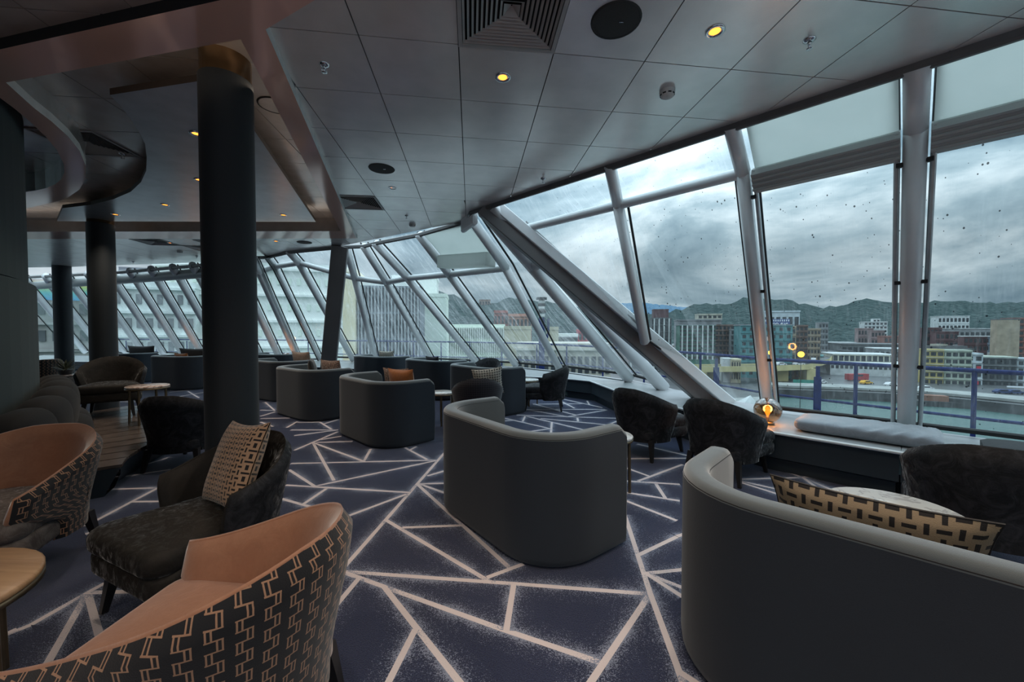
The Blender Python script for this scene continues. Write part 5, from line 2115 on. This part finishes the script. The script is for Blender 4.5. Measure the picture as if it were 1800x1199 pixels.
building('office_block', 'blue-grey block with a white roof left of the tan tower', 1729, 1757, 592, 236, C_('blue_grey_facade', (0.17, 0.22, 0.27)), 4, 5, roof=white)
building('terrace_block', 'long white-roofed terrace on the slope in the right-hand window', 1690, 1757, 578, 330, grey, 2, 10, roof=white)
building('hillside_house', 'white terraced houses high on the slope at right', 1656, 1697, 556, 450, white, 2, 8, base=0)
building('tower_block', 'plain tan tower near the right edge', 1759, 1787, 562, 205, tan, 0, 0, roof=dgrey)
building('tower_block', 'red-brown tower at the right edge', 1786, 1830, 560, 212, brick, 9, 5)
building('shop_house', 'yellow shop house with balconies at the left of the right-hand window', 1627, 1655, 616, 168, yellow, 5, 3, yb=677, frac=(0.72, 0.5), cornice=cream)
building('shop_house', 'pale green shop house with five wide floors', 1658, 1701, 617, 166, pgreen, 5, 5, yb=679, frac=(0.7, 0.5), cornice=pgreen)
building('shop_house', 'blue-white shop house with red signs', 1702, 1724, 623, 164, bluew, 4, 2, yb=680, frac=(0.6, 0.5), cornice=white)
building('shop_house', 'dark grey weathered shop house with a pale roof', 1725, 1777, 629, 163, dgrey, 4, 6, yb=682, frac=(0.6, 0.55), cornice=grey, roof=pgreen)
building('shop_house', 'grey shop house at the right edge of the view', 1786, 1830, 632, 160, bluew, 4, 5, yb=684, cornice=grey)
building('gate_house', 'small cream house by the bridge with arched dark windows', 1286, 1302, 633, 170, sand, 2, 4, frac=(0.5, 0.6))
building('warehouse', 'white tent-roofed sheds on the quay before the green tower', 1272, 1287, 632, 172, white, 0, 0)

# signs
def sign(name, label, x0, x1, y0, y1, Y, col, text=None, tcol=None):
    a, b = dep(x0, y0, Y), dep(x1, y1, Y)
    t = thing(name, label, 'sign', ((a.x + b.x) / 2, Y, (a.z + b.z) / 2), -math.atan2(a.x, Y) * 0.55)
    w, h = abs(b.x - a.x), abs(a.z - b.z)
    gg = G()
    gg.box((0, 0, 0), (w, 0.4, h))
    gg.build('sign_board', col, t)
    if text:
        cu = bpy.data.curves.new('sign_lettering', 'FONT')
        cu.body = text
        cu.size = h * 0.95
        cu.extrude = 0.05
        cu.align_x, cu.align_y = 'CENTER', 'CENTER'
        tmp = bpy.data.objects.new('sign_lettering', cu)
        COL.objects.link(tmp)
        bpy.context.view_layer.update()
        me = bpy.data.meshes.new_from_object(tmp.evaluated_get(bpy.context.evaluated_depsgraph_get()))
        me.materials.clear()
        me.materials.append(tcol)
        bpy.data.objects.remove(tmp)
        o_ = link('sign_lettering', me)
        o_.parent = t
        o_.location = (0, -0.27, 0)
        o_.rotation_euler = (PI / 2, 0, 0)
        return t, w, h
    return t, w, h


navy = C_('navy_sign', (0.035, 0.07, 0.20), 0.1)
signw = C_('white_sign_letters', (0.75, 0.77, 0.8), 0.02)
t, w, h = sign('hotel_sign', 'navy sign with the white number 499 on the teal hotel', 1346, 1385, 566, 576, 185, navy, '499', signw)
t.children[-1].location.x = -w * 0.12
rr = random.Random(5)
gg = G()                                   # the brush-stroke characters beside the number are too small to read
for cx_ in (0.16, 0.28, 0.40):
    for k in range(4):
        gg.box((w * cx_ + rr.uniform(-.5, .5), -0.25, rr.uniform(-h * 0.32, h * 0.32)), (w * 0.07, 0.1, h * 0.13))
    gg.box((w * cx_, -0.25, 0), (w * 0.014, 0.1, h * 0.7))
gg.build('sign_character', signw, t)
t, w, h = sign('hotel_sign', 'upper navy strip sign with small white characters on the teal hotel', 1346, 1385, 561, 566.2, 185.0, navy)
gg = G()
for k in range(12):
    gg.box((-w * 0.45 + w * 0.9 * k / 11, -0.25, 0), (w * 0.035, 0.1, h * 0.6))
gg.build('sign_character', signw, t)['kind'] = 'stuff'
sign('shop_sign', 'pinkish square sign on the corner of the teal hotel', 1349, 1358, 592, 599, 184, C_('pink_sign', (0.55, 0.33, 0.26), 0.05))
redm = C_('red_sign', (0.45, 0.03, 0.05), 0.05)
sign('shop_sign', 'small red sign high on the blue-white shop house', 1718, 1723, 644, 650, 162, redm)
sign('shop_sign', 'small red sign low on the blue-white shop house', 1716, 1719, 670, 676, 162, redm)
sign('shop_sign', 'white signboard on the street front at the far right', 1775, 1796, 679, 686, 156, signw)

# dense far rooftops filling the gaps between the blocks
gg = G()
rr = random.Random(21)
for k in range(230):
    px, Y = rr.uniform(1090, 1840), rr.uniform(225, 330)
    hgt = rr.uniform(5, 13) * (0.75 if 1455 < px < 1560 else 1.0)
    x = (px - 900) / 700 * Y
    w = rr.uniform(5, 15)
    gg.cur = rr.randrange(6)
    gg.box((x, Y, QZ + hgt / 2), (w, rr.uniform(6, 12), hgt), rr.uniform(-.5, .5))
    gg.cur = rr.choice([4, 5, 6])
    gg.box((x + rr.uniform(-1, 1), Y, QZ + hgt + 0.6), (w * 0.7, 5, 1.2), rr.uniform(-.5, .5))
o = tag(gg.build('distant_rooftops', [grey, dgrey, brown, pink, slate_roof, white, cream]), 'jumble of small grey roofs filling the city behind the front blocks', 'rooftops')
o['kind'] = 'stuff'

# ---- road bridge
bridge = thing('road_bridge', 'cream-yellow road bridge curving away into the city', 'bridge')
ymat = C_('cream_bridge_paint', (0.46, 0.40, 0.20), 0.12)
ramp_pts = [dep(1180, 655, 170), dep(1330, 647, 172), dep(1395, 643, 178), dep(1432, 633, 200), dep(1452, 618, 240), dep(1466, 608, 290)]
for k in range(len(ramp_pts)):
    ramp_pts[k].z = (-14.6, -14.4, -14.3, -13.6, -11.8, -10.5)[k]
lft_, rgt_ = [], []
for i, p in enumerate(ramp_pts):
    d = (ramp_pts[min(i + 1, 5)] - ramp_pts[max(i - 1, 0)]).normalized()
    n = V((-d.y, d.x, 0)).normalized() * 5.5
    lft_.append(p + n)
    rgt_.append(p - n)
gg = G()
gg.grid([lft_, rgt_])
gg.build('roadway', M['asphalt'], bridge)
for side in (lft_, rgt_):
    gg = G()
    gg.grid([[p + V((0, 0, 0.9)) for p in side], [p - V((0, 0, 1.4)) for p in side]])
    gg.grid([[p + V((0, 0, 0.9)) for p in side], [p + V((0.4, 0.4, 0.9)) for p in side]])
    gg.build('parapet', ymat, bridge)
for px in (1250, 1366, 1425):
    p = dep(px, 650, 176)
    gg = G()
    gg.box((p.x, 178, (QZ - 15.5) / 2), (9.5 if px == 1366 else 4, 5, -15.5 - QZ))
    gg.build('bridge_pier', ymat, bridge)

# ---- vehicles
def vehicle(kind, px, py, Y, col, label, rz=0.0, grp=None, zb=None):
    p = dep(px, py, Y)
    z = QZ if zb is None else zb
    t = thing(kind, label, 'car' if kind != 'city_bus' else 'bus', (p.x, Y, z), rz, grp)
    L_, W_, H_ = (4.6, 1.9, 1.5) if kind != 'city_bus' else (9.5, 2.4, 3.0)
    gg = G()
    prof = [(-L_ / 2, 0.3), (L_ / 2, 0.3), (L_ / 2, H_ * 0.55), (L_ * 0.30, H_ * 0.62), (L_ * 0.17, H_), (-L_ * 0.28, H_), (-L_ * 0.43, H_ * 0.62), (-L_ / 2, H_ * 0.58)]
    if kind == 'city_bus':
        prof = [(-L_ / 2, 0.3), (L_ / 2, 0.3), (L_ / 2, H_), (-L_ / 2, H_)]
    n = len(prof)
    vs = [(x, -W_ / 2, zz) for x, zz in prof] + [(x, W_ / 2, zz) for x, zz in prof]
    gg.add(vs, [tuple(range(n)), tuple(range(2 * n - 1, n - 1, -1))] + [(i, n + i, n + (i + 1) % n, (i + 1) % n) for i in range(n)])
    gg.build('body', col, t)
    gg = G()
    gg.box((-0.2, 0, H_ * 0.78), (L_ * 0.42, W_ * 1.02, H_ * 0.26))
    gg.build('window', M['win_dark'], t)
    for sx in (-1, 1):
        for sy in (-1, 1):
            gg = G()
            gg.tube([(sx * L_ * 0.31, sy * W_ * 0.46 - 0.1, 0.33), (sx * L_ * 0.31, sy * W_ * 0.46 + 0.1, 0.33)], 0.33, 10)
            gg.build('wheel', M['gasket'], t)


cw, cr, cy_, cb = C_('white_car_paint', (0.6, 0.61, 0.62), 0.02), C_('red_car_paint', (0.32, 0.035, 0.04), 0.05), C_('taxi_yellow_paint', (0.62, 0.33, 0.02), 0.03), C_('dark_blue_car_paint', (0.04, 0.06, 0.14), 0.05)
vehicle('car', 1522, 672, 166, cy_, 'yellow taxi on the waterfront street', 0.15)
vehicle('car', 1444, 668, 168, cw, 'white car at the street corner right of the flat railing post', 0.4)
vehicle('car', 1566, 676, 160, cw, 'white car nearest the right frame of the middle window', 0.1)
vehicle('city_bus', 1506, 663, 178, cr, 'small red bus in front of the pale arcade', 0.1)
vehicle('car', 1627, 684, 150, cw, 'white car left of the pale green shop house', -0.1)
vehicle('car', 1762, 699, 141, cb, 'dark blue car at the right end of the quay', -0.3)
vehicle('car', 1783, 701, 140, cb, 'second dark blue car at the right end of the quay', -0.3)
vehicle('car', 1372, 641, 178, cw, 'white car on the cream bridge', 0.1, None, -14.3)
vehicle('car', 1404, 640, 180, cw, 'second white car on the cream bridge, nearer the bend', 0.1, None, -14.3)
vehicle('car', 1444, 628, 214, C_('teal_van_paint', (0.08, 0.2, 0.2), 0.05), 'teal van on the bridge ramp', 0.9, None, -13.1)
vehicle('car', 1430, 634, 196, cw, 'white car at the foot of the bridge ramp', 0.9, None, -13.6)
# barge and jetty timbers on the water
p = dep(1700, 716, 128)
t = thing('work_barge', 'long low dark work barge moored at the quay on the right', 'boat', (p.x, p.y, WZ), -0.42)
gg = G()
gg.prism([(-16, -2.5), (14, -2.5), (18, 0), (14, 2.5), (-16, 2.5)], 0, 1.7)
gg.build('hull', M['quay'], t)
gg = G()
gg.box((-8, 0, 2.6), (6, 3, 1.8))
gg.build('deckhouse', C_('rusty_paint', (0.20, 0.10, 0.07)), t)
# amber street signals seen glowing between the buildings
amber = emitter('amber_signal_glow', (1.0, 0.42, 0.02), 6.0)
for px, py, l in ((1408, 623, 'large amber signal light glowing beside the bridge ramp'), (1353, 620, 'small amber signal light beside the first frame of the middle window')):
    p = dep(px, py, 120)
    t = thing('signal_light', l, 'light', (p.x, p.y, WZ))
    gg = G()
    gg.tube([(0, 0, 0), (0, 0, p.z - WZ)], 0.09, 8)
    gg.build('pole', M['gasket'], t)
    gg = G()
    r = 0.85 if px == 1408 else 0.5
    gg.lathe([(r * math.sin(PI * k / 10), p.z - WZ - r * math.cos(PI * k / 10)) for k in range(11)], 14)
    gg.build('lit_lens', amber, t)

# ---- terminal and sheds on the left side
apron = -6.0
white_t = C_('terminal_white_wall', (0.84, 0.86, 0.82), 0.10, 0.12)
cream_t = C_('terminal_cream_wall', (0.88, 0.77, 0.56), 0.08, 0.15)
ribm = C_('blue_grey_ribbed_wall', (0.13, 0.155, 0.19), 0.3, 0.5)
ribw = C_('pale_rib', (0.42, 0.45, 0.47), 0.1)
pg_t = C_('pale_green_shed_wall', (0.72, 0.80, 0.70), 0.10, 0.1)
building('terminal_hall', 'cream strip of wall beside the raking post', 588, 623, 478, 44, cream_t, 0, 0, base=apron, depth_=10)
building('terminal_hall', 'dark ribbed hall front seen through the corner windows', 623, 738, 503, 46, ribm, 4, 20, base=apron, ribs=20, rib_mat=ribw, frac=(0.5, 0.5), roof=white_t, depth_=12)
building('terminal_hall', 'pale block rising behind the ribbed hall', 690, 768, 490, 62, white_t, 0, 0, base=apron)
building('quay_shed', 'pale green shed end right of the ribbed hall', 738, 785, 522, 58, pg_t, 0, 0, base=apron)
building('quay_shed', 'long low pale green shed with a slatted front', 786, 888, 575, 70, pg_t, 3, 26, base=apron, ribs=26, rib_mat=white_t, frac=(0.5, 0.6), roof=pg_t)
building('container_office', 'red building behind the quay sheds', 868, 893, 549, 100, C_('red_building', (0.34, 0.12, 0.10)), 3, 4, base=apron)
building('container_office', 'salmon building with two rows of windows right of the red one', 893, 935, 555, 98, C_('salmon_building', (0.45, 0.22, 0.16)), 3, 6, base=apron)
building('quay_shed', 'plain sand-coloured block before the red buildings', 886, 934, 579, 60, sand, 0, 0, base=apron)
building('quay_shed', 'plain sand-coloured block right of the signal mast', 962, 982, 580, 62, sand, 0, 0, base=apron)
building('quay_shed', 'low white-roofed sheds right of the signal mast', 978, 1016, 592, 66, grey, 2, 7, base=apron, roof=white_t)
building('container_office', 'dark red stack of containers beside the corner frame', 1016, 1045, 583, 80, redm, 3, 4, base=apron)
building('quay_yard', 'cluttered beige yard buildings below the sand-coloured block', 905, 1075, 612, 42, C_('beige_yard_wall', (0.46, 0.43, 0.37), 0.35, 0.8), 2, 14, base=apron - 2)
building('cliff_house', 'reddish house on top of the wooded hill at left', 842, 862, 527, 700, C_('hill_house', (0.28, 0.20, 0.17)), 2, 4, base=30)
building('terminal_building', 'long white terminal front with pale panels behind the slanted windows', 300, 592, 470, 40, white_t, 5, 18, base=apron, frac=(0.35, 0.25), win=pg_t, depth_=12)
building('terminal_building', 'grey-white terminal wing seen between the left columns', 196, 330, 505, 36, C_('weathered_white_wall', (0.72, 0.76, 0.74), 0.25, 0.5), 5, 9, base=apron, frac=(0.5, 0.4), win=grey, depth_=12)
building('terminal_building', 'cluttered grey terminal wing farthest left', 20, 200, 520, 38, C_('weathered_grey_wall', (0.38, 0.38, 0.36), 0.3, 0.5), 4, 10, base=apron, frac=(0.5, 0.4), win=dgrey, depth_=12)
building('terminal_tower', 'dim grey buildings rising behind the white terminal', 225, 330, 478, 60, C_('dim_mauve_wall', (0.27, 0.27, 0.30), 0.3, 0.3), 8, 10, base=apron, frac=(0.5, 0.45))


def rainbow():
    t_ = NT('rainbow_banner_print')
    co = t_.n('SeparateXYZ')
    t_.t.links.new(t_.coord('UV'), co.inputs[0])
    cr_ = t_.n('ValToRGB')
    t_.t.links.new(co.outputs[1], cr_.inputs[0])
    e_ = cr_.color_ramp.elements
    e_[0].position, e_[0].color = 0.0, (0.08, 0.35, 0.6, 1)
    e_[1].position, e_[1].color = 1.0, (0.6, 0.3, 0.3, 1)
    for p_, c_ in ((0.35, (0.12, 0.5, 0.5, 1)), (0.6, (0.4, 0.6, 0.2, 1)), (0.82, (0.75, 0.6, 0.15, 1))):
        q_ = e_.new(p_)
        q_.color = c_
    t_.bsdf(cr_.outputs[0], 0.7)
    return t_.m


a, b = dep(60, 492, 34), dep(158, 528, 34)
t = thing('roof_banner', 'rainbow-coloured banner on the far-left terminal', 'banner', ((a.x + b.x) / 2, 34, (a.z + b.z) / 2), 0.4)
gg = G()
w, h = abs(b.x - a.x) * 1.2, abs(a.z - b.z)
gg.add([(-w / 2, 0, -h / 2), (w / 2, 0, -h / 2), (w / 2, 0, h / 2), (-w / 2, 0, h / 2)], [(0, 1, 2, 3)], [(0, 0), (1, 0), (1, 1), (0, 1)])
gg.add([(-w / 2, 0.1, -h / 2), (w / 2, 0.1, -h / 2), (w / 2, 0.1, h / 2), (-w / 2, 0.1, h / 2)], [(3, 2, 1, 0)])
gg.build('banner_cloth', rainbow(), t)
gg = G()
for s in (-1, 1):
    gg.tube([(s * w / 2, 0.05, -h / 2 - 8), (s * w / 2, 0.05, h / 2)], 0.1, 8)
gg.build('banner_pole', M['rail_metal'], t)

# ---- small things on the near quay
p = dep(1304, 700, 100)
t = thing('quay_canopy', 'white pointed canopy on the quay below the first window frame', 'canopy', (p.x, p.y, QZ), 0.2)
gg = G()
gg.add([(-4.5, -3, 1.8), (4.5, -3, 1.8), (4.5, 3, 1.8), (-4.5, 3, 1.8), (2.5, 0, 6.0)], [(0, 1, 4), (1, 2, 4), (2, 3, 4), (3, 0, 4), (3, 2, 1, 0)])
gg.build('canopy_cloth', white, t)
for sx in (-1, 1):
    for sy in (-1, 1):
        gg = G()
        gg.tube([(4.3 * sx, 2.8 * sy, 0), (4.3 * sx, 2.8 * sy, 1.9)], 0.08, 6)
        gg.build('canopy_post', M['rail_metal'], t)
p = dep(1417, 670, 164)
t = thing('site_hoarding', 'teal green construction hoarding beneath the end of the cream bridge', 'fence', (p.x, p.y, QZ), -0.3)
tg = C_('teal_green_hoarding', (0.03, 0.22, 0.17), 0.1)
for k in range(6):
    gg = G()
    gg.box((-3.9 + 1.56 * k, 0, 1.0), (1.5, 0.12, 2.0))
    gg.build('hoarding_panel', tg, t)
